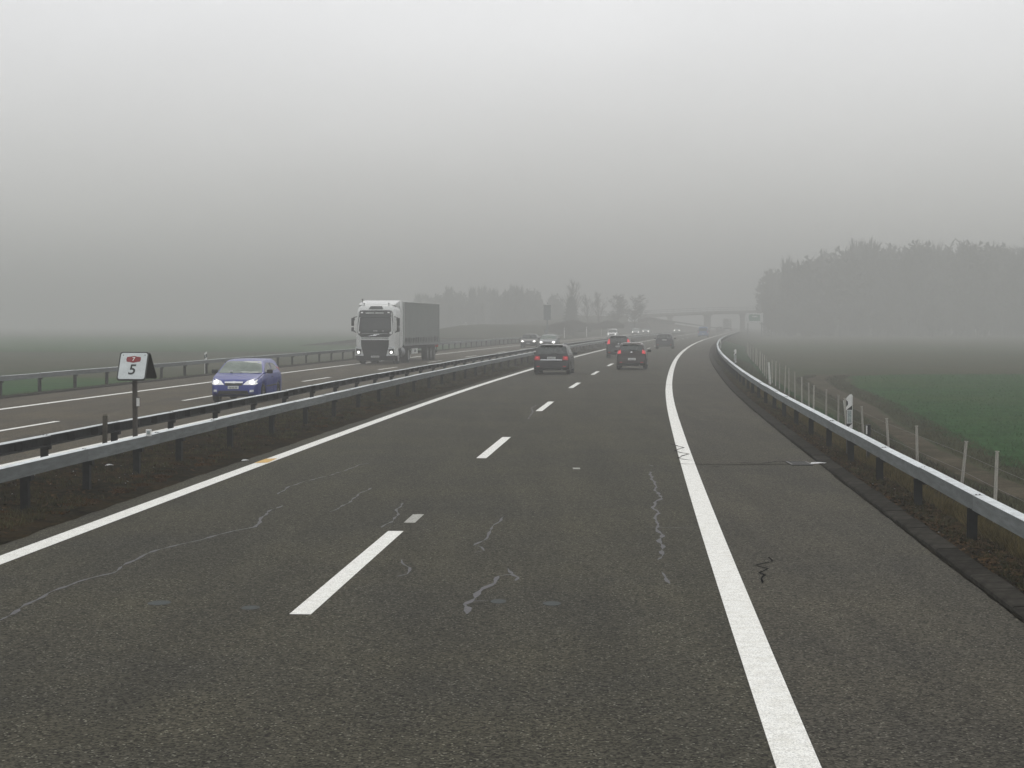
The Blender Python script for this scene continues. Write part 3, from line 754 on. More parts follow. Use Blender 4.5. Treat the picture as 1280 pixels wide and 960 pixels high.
for hz in (-.35, .0, .3):
    w = MB()
    for i in range(len(fp) - 1): w.tube(Vector((*fp[i], hz)) - fo, Vector((*fp[i + 1], hz)) - fo, .003, .003, 4)
    w.build('wire', M['wire'], fence)
for x, y, tl, lab in [(9.02, 49.0, -.10, 'white painted stake leaning behind the large delineator'), (13.6, 96.5, -.06, 'white painted stake standing in the line of the fence farther off')]:
    s = MB().tube((0, 0, 0), (0, 0, 1.25), .035 if y < 60 else .06, .030 if y < 60 else .05, 8).build('white_stake', M['wood_white'])
    s.location = (x, y, -.85); s.rotation_euler = (0, tl, 0); tag(s, lab, 'stake')

# ------------------------------------------------------------------ delineators
def delineator(loc, label, big=False, rz=0.0, h=1.05, s=1.0):
    d = thing('delineator', label, 'road post', loc, rz, 'black and white delineator posts')
    if big:   # wide snow marker post, white head with a notch, reflector panel
        MB().prism([(-.055, 0), (.055, 0), (.055, h), (.03, h + .03), (-.02, h + .01), (-.055, h - .06)], 'y', -.03, .03).build('post', M['pl_black'], d, bevel=.004)
        MB().prism([(-.075, h - .28), (.06, h - .17), (.06, h + .0), (.035, h + .035), (.0, h + .03), (-.06, h - .03), (-.075, h - .07), (-.035, h - .11), (-.035, h - .17), (-.07, h - .22)], 'y', -.037, -.031).build('white_head', M['pl_white'], d)
        MB().box((-.005, -.036, h - .40), (.078, .008, .24)).build('reflector_panel', M['reflector'], d)
        MB().box((-.005, -.034, h - .40), (.095, .006, .26)).build('panel_frame', M['pl_white'], d)
        MB().prism([(-.06, h - .63), (.058, h - .63), (.058, h - .53)], 'y', -.037, -.031).build('white_foot', M['pl_white'], d)
        MB().box((.052, -.034, h - .32), (.008, .006, .58)).build('edge_stripe', M['pl_white'], d)
    else:
        MB().prism([(-.06, 0), (.06, 0), (.06, h), (-.06, h - .08)], 'y', -.035, .035).build('post', M['pl_white'], d, bevel=.004)
        MB().prism([(-.064, h - .38), (.064, h - .30), (.064, h - .12), (-.064, h - .20)], 'y', -.039, .039).build('black_band', M['pl_black'], d)
        MB().box((0, -.042, h - .25), (.05, .005, .13)).build('reflector', M['reflector'], d)
    d.scale = (s, s, s)
    return d
r = lambda y, o, z: road(y, o, z)
delineator(r(36, 6.93, -.13), 'large black and white delineator with reflector panel above the right rail', True, h=1.18)
delineator(r(92, 6.9, -.12), 'small black and white delineator further along the right rail', True, h=1.25)
delineator(r(148, 6.9, -.12), 'faint white topped delineator where the right rail bends', True, h=1.2)
delineator((-15.55, 93, -.25), 'white delineator with black band behind the far left guardrail', h=1.28)
delineator(r(171, -19.7, -.25), 'small delineator behind the left rail, right of the truck', h=1.4)
delineator(r(300, -20.0, -.05), 'tiny white delineator on the brown bank above the grey sedan', h=1.6, s=1.1)
delineator(r(335, -19.6, -.05), 'white delineator between the grey sedan and the white car', h=1.7, s=1.1)
delineator(r(365, -19.5, .0), 'faint delineator just right of the white oncoming car', h=1.5)
# small reflector box on the near median rail, stake, marker behind the right rail
t = thing('rail_reflector', 'small white reflector box standing on the near median rail', 'reflector', road(29.3, -5.06, .63))
MB().box((0, 0, .055), (.085, .05, .11)).build('housing', M['pl_white'], t, bevel=.006)
MB().box((0, -.029, .06), (.05, .006, .055)).build('lens', M['reflector'], t)
st = MB().box((0, 0, .45), (.075, .075, .9)).add([(-.037, -.037, .9), (.037, -.037, .9), (.037, .037, .93), (-.037, .037, .93)], [(0, 1, 2, 3)]).build('wooden_stake', M['wood_dark'])
st.location = road(32.2, -6.66, -.09); st.rotation_euler = (0, .02, 0); tag(st, 'short square brown wooden stake standing in the median at the left', 'stake')
t = thing('cable_marker', 'short black marker post with white face behind the right rail', 'marker post', (6.62, 34.0, -.32))
MB().box((0, 0, .40), (.05, .05, .80)).build('post', M['pl_black'], t)
MB().box((.0, 0, .80), (.085, .07, .20)).build('cap', M['pl_black'], t, bevel=.008)
MB().box((-.035, -.038, .80), (.022, .006, .16)).build('face_stripe', M['pl_white'], t)

# ------------------------------------------------------------------ kilometre sign in the median
def text_obj(s, size, m, parent, M4, shear=0.0, name='digit', ext=.002):
    cu = bpy.data.curves.new(name, 'FONT'); cu.body = s; cu.size = size; cu.shear = shear; cu.extrude = ext
    cu.align_x = 'CENTER'; cu.align_y = 'CENTER'; cu.offset = size * .012
    tmp = bpy.data.objects.new(name, cu); COL.objects.link(tmp)
    bpy.context.view_layer.update()
    me = bpy.data.meshes.new_from_object(tmp.evaluated_get(bpy.context.evaluated_depsgraph_get()))
    bpy.data.objects.remove(tmp)
    me.materials.clear(); me.materials.append(m); me.name = name
    me.transform(M4)
    o = bpy.data.objects.new(name, me); link(o, parent); return o
sg = thing('kilometre_sign', 'white sign with red shield 7 and black number 5 on a median post', 'road sign', (-6.90, 33.5, .02), heading(33.5))
MB().box((0, 0, .74), (.075, .075, 1.48)).build('post', M['rust_post'], sg)
MB().box((.035, -.03, 1.0), (.11, .07, .17)).build('clamp_box', M['rust_post'], sg, bevel=.008)
MB().box((.075, -.07, 1.0), (.055, .008, .15)).build('tag_plate', M['pl_white'], sg)
MB().box((0, .15, 1.43), (.05, .72, .03)).build('cross_arm', M['rust_post'], sg)
def rrect(w, h, rr, n=5):
    out = []
    for cx, cy, a0 in ((w/2-rr, h/2-rr, 0), (-w/2+rr, h/2-rr, 90), (-w/2+rr, -h/2+rr, 180), (w/2-rr, -h/2+rr, 270)):
        for i in range(n + 1):
            t = math.radians(a0 + 90 * i / n); out.append((cx + rr * math.cos(t), cy + rr * math.sin(t)))
    return out
tilt_f = math.radians(-29)
zc, W_, H_ = 1.66, .50, .545
# local frame of the front panel: x right, y up the panel, z outward to the traffic
def panel_matrix(yc, tilt, flip=False):
    R = Matrix.Rotation(PI if flip else 0, 4, 'Z') @ Matrix.Rotation(math.radians(90) + tilt, 4, 'X')
    return Matrix.Translation((0, yc, zc)) @ R
Mf = panel_matrix(-.13, tilt_f); Mb = panel_matrix(.36, math.radians(-44), True)
def panel(name, prof, z0, z1, m, MM):
    b = MB().prism(prof, 'z', z0, z1).build(name, m, sg); b.data.transform(MM); return b
panel('front_frame', rrect(W_ + .035, H_ + .035, .05), -.02, .0, M['sign_black'], Mf)
panel('front_panel', rrect(W_ - .01, H_ - .01, .04), .0, .006, M['sign_white'], Mf)
panel('back_panel', rrect(W_ + .02, .66, .04), -.02, .0, M['sign_black'], Mb)
shield = [(-.125, -.048), (-.06, -.058), (0, -.072), (.06, -.058), (.125, -.048), (.135, 0), (.125, .048), (.06, .055), (0, .070), (-.06, .055), (-.125, .048), (-.135, 0)]
panel('shield', shield, .006, .009, M['sign_red'], Mf @ Matrix.Translation((.0, .135, 0)))
panel('rivet', rrect(.02, .02, .009), .006, .010, M['sign_grey'], Mf @ Matrix.Translation((-.2, .22, 0)))
panel('rivet', rrect(.02, .02, .009), .006, .010, M['sign_grey'], Mf @ Matrix.Translation((.2, .22, 0)))
text_obj('7', .11, M['pl_white'], sg, Mf @ Matrix.Translation((0, .135, .011)))
text_obj('5', .29, M['dark_writing'], sg, Mf @ Matrix.Translation((-.005, -.085, .009)), .1)

# ------------------------------------------------------------------ other signs
t = thing('message_sign', 'tall narrow dark grey sign on a pole behind the oncoming cars', 'road sign', (5.25, 273, -.3), 0)
MB().box((0, 0, 4.35), (1.08, .25, 2.2)).build('sign_box', M['sign_grey'], t, bevel=.03)
MB().box((0, -.14, 5.36), (1.15, .06, .10)).build('top_bar', M['sign_black'], t)
MB().tube((0, .05, 0), (0, .05, 4.9), .11, .10, 10).build('pole', M['sign_grey'], t)
MB().box((-.12, 0, 1.3), (.5, .35, .9)).build('control_box', M['sign_grey'], t, bevel=.02)
MB().box((0, 0, 5.75), (.12, .12, .25)).build('antenna', M['sign_grey'], t)
t = thing('direction_sign', 'pale square back of a sign on the embankment left of the bridge', 'road sign', (31.0, 470, 1.6), 0)
MB().box((0, 0, 2.35), (2.5, .10, 2.25)).build('sign_panel', M['sign_light'], t)
for sx in (-.8, .8): MB().tube((sx, .1, 0), (sx, .1, 3.4), .07, .07, 8).build('leg', M['sign_grey'], t)
t = thing('direction_sign', 'green motorway sign in a pale frame at the right end of the bridge', 'road sign', (53.0, 400, -.6), 0)
MB().box((0, 0, 4.25), (3.6, .10, 2.1)).build('sign_frame', M['sign_light'], t)
MB().box((-.1, -.06, 4.25), (2.4, .03, 1.4)).build('sign_face', M['sign_green'], t)
MB().box((0, -.08, 4.5), (1.1, .02, .3)).build('lettering', M['sign_light'], t)
for sx in (-1.5, 1.5): MB().tube((sx, .12, 0), (sx, .12, 5.2), .09, .09, 8).build('leg', M['sign_grey'], t)

# ------------------------------------------------------------------ bridge far off
br = thing('motorway_bridge', 'grey concrete road bridge crossing the motorway in the fog', 'bridge', (62, 550, 0))
bo = Vector((62, 550, 0))
def bz(x): return np.interp(x, [34, 60, 78, 110], [4.3, 5.45, 5.75, 5.6])
v = []; f = []
xs = np.linspace(30, 100, 36)
for x in xs:
    z = bz(x); yb = 550 + (x - 62) * .06
    for dy, dz in ((-4.5, -.05), (-4.5, .65), (-4.3, .65), (4.3, .65), (4.5, .65), (4.5, -.05), (3.0, -.35), (-3.0, -.35)):
        v.append(Vector((x, yb + dy, z + dz)) - bo)
for i in range(len(xs) - 1):
    for j in range(8): f.append((i * 8 + j, i * 8 + (j + 1) % 8, (i + 1) * 8 + (j + 1) % 8, (i + 1) * 8 + j))
f += [tuple(range(8)), tuple(range(len(v) - 1, len(v) - 9, -1))]
mesh_obj('deck', v, f, M['concrete'], br)
def pier(x, w):
    z = bz(x)
    MB().prism([(-w * .5, -1.2), (w * .5, -1.2), (w * .5, z - 1.0), (w * .85, z - .3), (-w * .85, z - .3), (-w * .5, z - 1.0)], 'y', -1.2, 1.2).build('pier', M['concrete'], br, loc=Vector((x, 550 + (x - 62) * .06, 0)) - bo)
for x, w in ((47.3, 1.3), (58.6, 1.8), (69.2, 1.2)): pier(x, w)
rl = MB()
for x in np.arange(30, 100, 2.0): rl.box(Vector((x, 545.8 + (x - 62) * .06, bz(x) + 1.15)) - bo, (.08, .08, 1.0))
rl.build('railing_post', M['sign_grey'], br)['kind'] = 'stuff'
for dz in (1.1, 1.65):
    h_ = MB()
    for a, b in zip(xs[:-1], xs[1:]): h_.tube(Vector((a, 545.8 + (a - 62) * .06, bz(a) + dz)) - bo, Vector((b, 545.8 + (b - 62) * .06, bz(b) + dz)) - bo, .07, .07, 5)
    h_.build('handrail', M['sign_grey'], br)
# slip road climbing under the bridge with its own rail
sp = [(32, 470, 2.9), (37, 490, 2.7), (43, 505, 2.1), (49, 518, 1.4), (55, 532, .7), (60, 548, .2), (62.5, 565, -.02)]
v, f = [], []
for i, (x, y, z) in enumerate(sp):
    a = Vector(sp[max(0, i - 1)]); b = Vector(sp[min(len(sp) - 1, i + 1)]); d = (b - a).normalized(); nn = Vector((d.y, -d.x, 0)).normalized()
    for o_, dz in ((-6.5, -1.5), (-2.6, 0), (2.6, 0), (4.5, -z - .1)): v.append(Vector((x, y, z)) + nn * o_ + Vector((0, 0, dz)))
for i in range(len(sp) - 1):
    for j in range(3): f.append((4 * i + j, 4 * i + j + 1, 4 * i + j + 5, 4 * i + j + 4))
tag(mesh_obj('slip_road', v, f, M['opposite']), 'slip road curving down from the bank beside the bridge', kind='structure')
t = thing('guardrail', 'faint guardrail following the slip road down under the bridge', 'guardrail', Vector(sp[0]))
for i in range(len(sp) - 1):
    a, b = Vector(sp[i]), Vector(sp[i + 1]); d = (b - a).normalized(); nn = Vector((d.y, -d.x, 0)).normalized() * 2.7
    c = (a + b) / 2 + nn + Vector((0, 0, .62)) - Vector(sp[0]); L = (b - a).length
    MB().box(c, (.15, L, .34), rz=math.atan2(-d.x, d.y), rx=math.asin(d.z)).build('beam', M['post'], t)
    MB().box(c - Vector((0, 0, .4)), (.12, .12, .8)).build('post', M['post'], t)

# ------------------------------------------------------------------ cars
def pl(pts, t): return float(np.interp(t, [p[0] for p in pts], [p[1] for p in pts]))

def wheel(parent, x, y, R=.31, wd=.19, rim='rim', spokes=5):
    s = 1 if x > 0 else -1
    w = bpy.data.objects.new('wheel', None); link(w, parent); w.location = (x, y, R); w.empty_display_size = .1
    MB().lathe([(R - .02, -wd/2), (R, -wd/2 + .03), (R, wd/2 - .03), (R - .02, wd/2), (R * .66, wd/2), (R * .66, -wd/2)], n=28).build('tyre', M['rubber'], w, smooth=True)
    m = MB().lathe([(R * .67, -.05), (R * .67, s * wd / 2 - s * .008), (R * .60, s * wd / 2 - s * .02), (R * .60, -.05)], n=24)
    m.lathe([(R * .20, s * .02), (R * .18, s * wd / 2 - s * .015), (.004, s * wd / 2 - s * .01), (.004, s * .02)], n=14)
    for k in range(spokes):
        a = 2 * PI * k / spokes + .3
        c, sn = math.cos(a), math.sin(a)
        m.box((s * (wd / 2 - .035), c * R * .4, sn * R * .4), (.03, R * .46, R * .17), rx=a)
    m.build('rim', M[rim], w)
    MB().lathe([(R * .6, -.02), (R * .6, .0), (.01, .0), (.01, -.02)], n=16).build('brake_disc', M['black_pl'], w)
    return w

def build_car(label, spec, loc, rz, group=None, name='car', cat='car'):
    L, W, Ht = spec['L'], spec['W'], spec['H']
    P = thing(name, label, cat, loc, rz, group)
    top, belt, plan = spec['top'](L, Ht), spec['belt'](L, Ht), spec['plan'](L, W / 2)
    R = spec.get('R', .31); tr, tf = spec['axles'](L)
    body_m = M[spec['paint']]
    ts = set()
    for q in (top, belt, plan):
        for p in q: ts.add(round(p[0], 3))
    for i in range(int(L / .14) + 1): ts.add(round(i * L / int(L / .14), 3))
    for tc in (tr, tf):
        for k in range(-8, 9): ts.add(round(tc + k * (R + .06) / 8, 3))
    ts = sorted(x for x in ts if 0 <= x <= L)
    tt = [ts[0]]
    for x in ts[1:]:
        if x - tt[-1] > .012: tt.append(x)
    ts = tt
    gr_ = spec.get('clear', .20); tumble = spec.get('tumble', .34)
    mid = spec.get('mid', .62)
    rings = []
    for t_ in ts:
        zt = pl(top, t_); zb = min(pl(belt, t_), zt - .012); w = pl(plan, t_)
        end = min(t_, L - t_)
        zu = gr_ + max(0, .25 - end) * .35
        arch = 0
        for tc in (tr, tf):
            d = abs(t_ - tc)
            if d < R + .06: arch = max(arch, math.sqrt((R + .06) ** 2 - d * d) + R)
        zs = max(zu + .02, arch)
        zm = max(min(mid, zb - .05), zs + .02)
        zb2 = max(zb, zm + .015); zt2 = max(zt, zb2 + .012)
        h = zt2 - zb2; wb = w * .965
        wr = wb - .03 - tumble * h
        k = min(1, h / .3)
        rings.append([(0, zu), (w - .30, zu), (w - .30 if arch else w - .10, zu + .005), (w - .03, zs), (w - .005, zs + .03 if zs + .03 < zm else (zs + zm) / 2), (w, zm), (w - .004, (zm + zb2) / 2), (wb, zb2 - .008),
                      (wb - .03, zb2 + .004), (wr + .015, zb2 + .86 * h), (wr - .03 * k - .01, zb2 + .955 * h), (wr * .72, zb2 + h * .992), (wr * .35, zt2 + .004), (0, zt2 + .008)])
    n = len(rings[0]); V, F = [], []
    for t_, rg in zip(ts, rings):
        y = t_ - L / 2
        for x, z in rg: V.append((x, y, z))
        for x, z in rg: V.append((-x, y, z))
    N2 = 2 * n
    for i in range(len(ts) - 1):
        for j in range(n - 1):
            a = i * N2 + j; F.append((a, a + 1, a + 1 + N2, a + N2))
            b = i * N2 + n + j; F.append((b, b + N2, b + 1 + N2, b + 1))
    for i in (0, len(ts) - 1):
        b = i * N2
        loop = [b + j for j in range(n)] + [b + n + j for j in range(n - 2, 0, -1)]
        F.append(tuple(loop) if i == 0 else tuple(reversed(loop)))
    me_o = mesh_obj('body', V, F, body_m, P, smooth=True)
    bm = bmesh.new(); bm.from_mesh(me_o.data)
    bmesh.ops.remove_doubles(bm, verts=bm.verts, dist=.0015)
    bmesh.ops.recalc_face_normals(bm, faces=bm.faces)
    bm.to_mesh(me_o.data)
    bvh = BVHTree.FromBMesh(bm); bm.free()
    try: me_o.data.set_sharp_from_angle(angle=math.radians(38))
    except Exception: pass

    def proj(pts, axis, off):
        out = []
        for a, b in pts:
            if axis == 'front': o_, d = Vector((a, 6, b)), Vector((0, -1, 0))
            elif axis == 'rear': o_, d = Vector((a, -6, b)), Vector((0, 1, 0))
            elif axis == 'left': o_, d = Vector((-4, a, b)), Vector((1, 0, 0))
            else: o_, d = Vector((4, a, b)), Vector((-1, 0, 0))
            hit = bvh.ray_cast(o_, d)
            if hit[0] is None:
                near = bvh.find_nearest(o_ + d * (6 - L / 2 if axis in ('front', 'rear') else 3.2))
                out.append(near[0] - d * off)
            else:
                nn = hit[1]
                if nn.dot(d) > 0: nn = -nn
                out.append(hit[0] + (nn * .6 - d * .4).normalized() * off)
        return out
    def patch(name_, poly, axis, m, off=.010, rings_=5, parent=P, dense=.07):
        q = []
        for i in range(len(poly)):
            a, b = Vector(poly[i]), Vector(poly[(i + 1) % len(poly)]); k = max(1, int((b - a).length / dense))
            for j in range(k): q.append(a.lerp(b, j / k))
        c = sum(q, Vector((0, 0))) / len(q); m_ = len(q); V, F = [], []
        V += proj([(p.x, p.y) for p in q], axis, -.015)
        for rr in range(rings_):
            s = 1 - rr / rings_
            V += proj([(c.x + (p.x - c.x) * s, c.y + (p.y - c.y) * s) for p in q], axis, off)
        V += proj([(c.x, c.y)], axis, off)
        for rr in range(rings_):
            for i in range(m_): F.append((rr * m_ + i, rr * m_ + (i + 1) % m_, (rr + 1) * m_ + (i + 1) % m_, (rr + 1) * m_ + i))
        b = rings_ * m_
        for i in range(m_): F.append((b + i, b + (i + 1) % m_, len(V) - 1))
        o = mesh_obj(name_, V, F, m, parent, smooth=True)
        bm = bmesh.new(); bm.from_mesh(o.data); bmesh.ops.recalc_face_normals(bm, faces=bm.faces); bm.to_mesh(o.data); bm.free()
        try: o.data.set_sharp_from_angle(angle=math.radians(40))
        except Exception: pass
        return o
    def hw(z, t_):    # half width of the greenhouse at height z
        zb = pl(belt, t_); return pl(plan, t_) * .965 - .03 - tumble * max(0, z - zb)
    spec['details'](P, patch, hw, L, W, Ht, top, belt)
    rimk = spec.get('rim', 'rim')
    for x in (-1, 1):
        for t_ in (tr, tf): wheel(P, x * (W / 2 - .11), t_ - L / 2, R, rim=rimk)
    return P

def axle(L): return (.72, L - .82)
def rear_common(P, patch, hw, L, W, Ht, top, belt, c):
    """tail end: window, lamps, plate, bumper; c is a dict of heights"""
    w0, w1 = c['win_z']
    hb, ht = hw(w0, .15) - c.get('pil', .10), hw(w1, .4) - .07
    win = patch('rear_window', [(-hb, w0), (hb, w0), (hb - .01, w0 + .05), (ht, w1 - .03), (ht - .06, w1), (-ht + .06, w1), (-ht, w1 - .03), (-hb + .01, w0 + .05)], 'rear', M[c.get('glass', 'glass_mid')])
    MB().box((.10, -L/2 + c['wip_y'], w0 + .035), (.42, .02, .018), ry=.12).build('rear_wiper', M['black_pl'], P)
    for s in (-1, 1):
        poly = [(s * a, b) for a, b in c['lamp']]
        tl = patch('tail_light', poly, 'rear', M[c.get('lamp_m', 'tail')], off=.014, rings_=3)
        if c.get('core'):
            cx = s * sum(p[0] for p in c['lamp']) / len(c['lamp']); cz = sum(p[1] for p in c['lamp']) / len(c['lamp'])
            patch('lamp_core', [(cx - .05, cz - .03), (cx + .05, cz - .03), (cx + .05, cz + .03), (cx - .05, cz + .03)], 'rear', M['tail_lit'], off=.022, rings_=2, parent=tl)
        MB().box((s * (W/2 - .26), -L/2 - .004, .40), (.14, .02, .035)).build('reflector', M['tail'], P)
    px, pz = c.get('plate', (0, .78))
    pt = patch('number_plate', [(px - .20, pz - .05), (px + .20, pz - .05), (px + .20, pz + .05), (px - .20, pz + .05)], 'rear', M['plate_white'], off=.022, rings_=3)
    wr = MB()
    yb = min(v.co.y for v in pt.data.vertices)
    for k in range(6): wr.box((px - .14 + k * .055, yb - .004, pz), (.022, .004, .06))
    wr.build('plate_characters', M['dark_writing'], pt)
    if c.get('chrome'):
        z = c['chrome']; patch('chrome_strip', [(-.52, z - .022), (.52, z - .022), (.52, z + .022), (-.52, z + .022)], 'rear', M['chrome'], off=.018, rings_=2)
    if c.get('badge'):
        z = c['badge']; patch('badge', [(-.045, z - .03), (.045, z - .03), (.045, z + .03), (-.045, z + .03)], 'rear', M['chrome'], off=.018, rings_=2)
    patch('lower_bumper', [(-W/2 + .12, .27), (W/2 - .12, .27), (W/2 - .10, .36), (-W/2 + .10, .36)], 'rear', M['black_pl'], off=.02, rings_=3)
    patch('tailgate_seam', [(-W/2 + .18, .565), (W/2 - .18, .565), (W/2 - .18, .58), (-W/2 + .18, .58)], 'rear', M['black_pl'], off=.008, rings_=2)
    MB().tube((W/2 - .38, -L/2 - .03, .25), (W/2 - .38, -L/2 + .25, .25), .028, .028, 10).build('exhaust_pipe', M['rim'], P)
    MB().tube((0, -L/2 + .75, Ht), (0, -L/2 + .52, Ht + .16), .006, .003, 5).build('antenna', M['black_pl'], P)
    MB().box((0, -L/2 + c.get('spoil_y', .34), Ht - .045), (W * .60, .16, .025), rx=-.12).build('spoiler', M[c['paint']], P, bevel=.008)

def front_common(P, patch, hw, L, W, Ht, top, belt, c):
    w0, w1 = c['win_z']; th = c['cowl_t']; tu = c['roof_t']
    hb, ht = hw(w0, th) - .03, hw(w1, tu) - .06
    patch('windscreen', [(-hb, w0), (hb, w0), (hb - .03, w0 + .08), (ht, w1 - .03), (ht - .05, w1), (-ht + .05, w1), (-ht, w1 - .03), (-hb + .03, w0 + .08)], 'front', M[c.get('glass', 'glass_mid')])
    for s in (-1, 1):
        hl = patch('headlight', [(s * a, b) for a, b in c['lamp']], 'front', M[c.get('lamp_m', 'headlamp')], off=.014, rings_=4)
        a = sum(p[0] for p in c['lamp']) / len(c['lamp']); b = sum(p[1] for p in c['lamp']) / len(c['lamp'])
        rr = c.get('bulb', .06)
        patch('bulb', [(s * a + rr * math.cos(k * PI / 4), b + rr * .8 * math.sin(k * PI / 4)) for k in range(8)], 'front', M['beam'], off=.024, rings_=2, parent=hl)
    for nm, po, mm in c['front']:
        patch(nm, po, 'front', M[mm], off=.016, rings_=3)
    pz = c['plate']
    pt = patch('number_plate', [(-.17, pz - .045), (.17, pz - .045), (.17, pz + .045), (-.17, pz + .045)], 'front', M['plate_white'], off=.030, rings_=3)
    yb = max(v.co.y for v in pt.data.vertices); wr = MB()
    for k in range(6): wr.box((-.12 + k * .048, yb + .004, pz), (.02, .004, .055))
    wr.build('plate_characters', M['dark_writing'], pt)
    for s in (-1, 1):
        MB().box((s * .30 - .1, L/2 - (L - th) + .06, w0 - .005), (.55, .02, .015), ry=.05).build('wiper', M['black_pl'], P)

def sides(P, patch, hw, L, W, Ht, wins, doors, handles, mirror_y, mirror_m='black_pl', glass='glass_dark', mz=.96):
    for ax in ('left', 'right'):
        for q in wins: patch('side_window', q, ax, M[glass], off=.008, rings_=4)
        for q in doors: patch('door_seam', q, ax, M['black_pl'], off=.004, rings_=1, dense=.12)
        s = -1 if ax == 'left' else 1
        for hy, hz in handles: MB().box((s * (W/2 - .004), hy, hz), (.03, .16, .028)).build('door_handle', M['black_pl'], P, bevel=.006)
        mi = MB().box((s * (W/2 + .085), mirror_y, mz), (.19, .09, .13)).build('mirror', M[mirror_m], P, bevel=.03)
        MB().box((s * (W/2 - .02), mirror_y, mz - .045), (.10, .05, .03)).build('mirror_arm', M['black_pl'], mi)
        MB().box((s * (W/2 + .085), mirror_y - .048, mz), (.14, .006, .09)).build('mirror_glass', M['glass_mid'], mi)

def seam(y, z0, z1, lean=0.0): return [(y - .006, z0), (y + .006, z0), (y + .006 + lean, z1), (y - .006 + lean, z1)]

# profiles; t runs from the tail (0) to the nose (L)
def top_hatch(L, H): return [(0, .46), (.01, .56), (.05, .62), (.07, .80), (.10, .94), (.24, 1.16), (.38, H - .10), (.50, H - .045), (.85, H - .008), (1.5, H), (2.0, H - .03), (2.28, H - .10), (L - 1.05, .96), (L - .95, .93), (L - .5, .84), (L - .22, .745), (L - .09, .66), (L - .03, .56), (L, .44)]
def belt_hatch(L, H): return [(0, .44), (.05, .60), (.10, .90), (.8, .93), (L - 1.1, .90), (L - .9, .885), (L - .5, .79), (L - .2, .68), (L, .40)]
def plan_car(L, w): return [(0, w * .80), (.03, w * .89), (.12, w * .955), (.45, w * .99), (1.1, w), (L - 1.1, w), (L - .55, w * .975), (L - .25, w * .90), (L - .08, w * .78), (L, w * .64)]
def top_wagon(L, H): return [(0, .46), (.01, .58), (.06, .62), (.09, .85), (.12, .97), (.30, 1.20), (.44, H - .07), (.58, H - .02), (1.2, H), (2.1, H), (2.5, H - .03), (2.8, H - .10), (L - 1.25, 1.0), (L - 1.15, .96), (L - .5, .86), (L - .2, .76), (L - .06, .64), (L, .46)]
def belt_wagon(L, H): return [(0, .44), (.06, .60), (.12, .93), (.9, .95), (L - 1.3, .93), (L - 1.1, .90), (L - .5, .80), (L - .2, .69), (L, .42)]
def top_suv(L, H): return [(0, .50), (.01, .62), (.05, .68), (.07, .95), (.10, 1.05), (.26, 1.32), (.38, H - .08), (.52, H - .03), (1.2, H), (2.1, H - .01), (2.5, H - .08), (L - 1.2, 1.10), (L - 1.1, 1.06), (L - .4, .95), (L - .12, .84), (L - .04, .68), (L, .50)]
def belt_suv(L, H): return [(0, .48), (.05, .66), (.10, 1.0), (.9, 1.03), (L - 1.2, 1.0), (L - .4, .90), (L - .15, .78), (L, .46)]
def top_sedan(L, H): return [(0, .48), (.01, .60), (.05, .80), (.10, .95), (.55, 1.0), (.70, 1.03), (1.15, H - .12), (1.4, H - .04), (1.9, H), (2.4, H - .01), (2.75, H - .08), (L - 1.35, 1.0), (L - 1.25, .96), (L - .5, .86), (L - .2, .76), (L - .06, .64), (L, .46)]
def belt_sedan(L, H): return [(0, .46), (.05, .74), (.12, .90), (.9, .94), (L - 1.4, .92), (L - .5, .79), (L - .2, .69), (L, .42)]
def top_van(L, H): return [(0, .50), (.01, .60), (.04, .66), (.06, 1.0), (.10, 1.3), (.16, H - .15), (.24, H - .04), (.5, H), (2.2, H), (2.6, H - .08), (L - .95, 1.12), (L - .8, 1.05), (L - .3, .92), (L - .1, .80), (L - .03, .62), (L, .48)]
def belt_van(L, H): return [(0, .48), (.04, .64), (.10, 1.02), (L - 1.0, 1.0), (L - .3, .87), (L - .1, .74), (L, .46)]

def det_rear(c, wins, doors, handles, my, mz=.97, extra=None):
    def f(P, patch, hw, L, W, Ht, top, belt):
        rear_common(P, patch, hw, L, W, Ht, top, belt, c)
        fc = dict(win_z=(c['fz'][0], c['fz'][1]), cowl_t=L - 1.1, roof_t=2.3, lamp=[(W/2 - .12, .66), (W/2 - .42, .62), (W/2 - .40, .70), (W/2 - .2, .74)],
                  front=[('grille', [(-.3, .50), (.3, .50), (.34, .64), (-.34, .64)], 'black_pl')], plate=.45, lamp_m='headlamp_low')
        front_common(P, patch, hw, L, W, Ht, top, belt, fc)
        sides(P, patch, hw, L, W, Ht, wins(L, Ht), doors(L), handles(L), my(L), mz=mz)
        if extra: extra(P, patch, hw, L, W, Ht)
    return f
def wins5(z0, zh, t0, t1, t2, t3):
    """two door windows and a rear quarter, (y, z) with y = t - L/2"""
    def f(L, H):
        c = L / 2
        return [[(t1 - c, z0), (t2 - .04 - c, z0), (t2 - .04 - c, H - zh), (t1 - c + .05, H - zh)],
                [(t2 + .04 - c, z0), (L - 1.32 - c, z0), (L - 1.40 - c, z0 + .06), (t3 - c, H - zh), (t2 + .04 - c, H - zh)],
                [(t0 - c, z0 + .05), (t1 - .08 - c, z0), (t1 - .05 - c, H - zh - .01), (t0 + .16 - c, H - zh - .03)]]
    return f
def doors5(t1, t2): return lambda L: [seam(t1 - L/2, .45, .9), seam(t2 - L/2, .28, .92), seam(L - 1.15 - L/2, .30, .88)]
hand5 = lambda L: [(1.35 - L/2 + .1, .80), (2.25 - L/2 + .1, .80)]

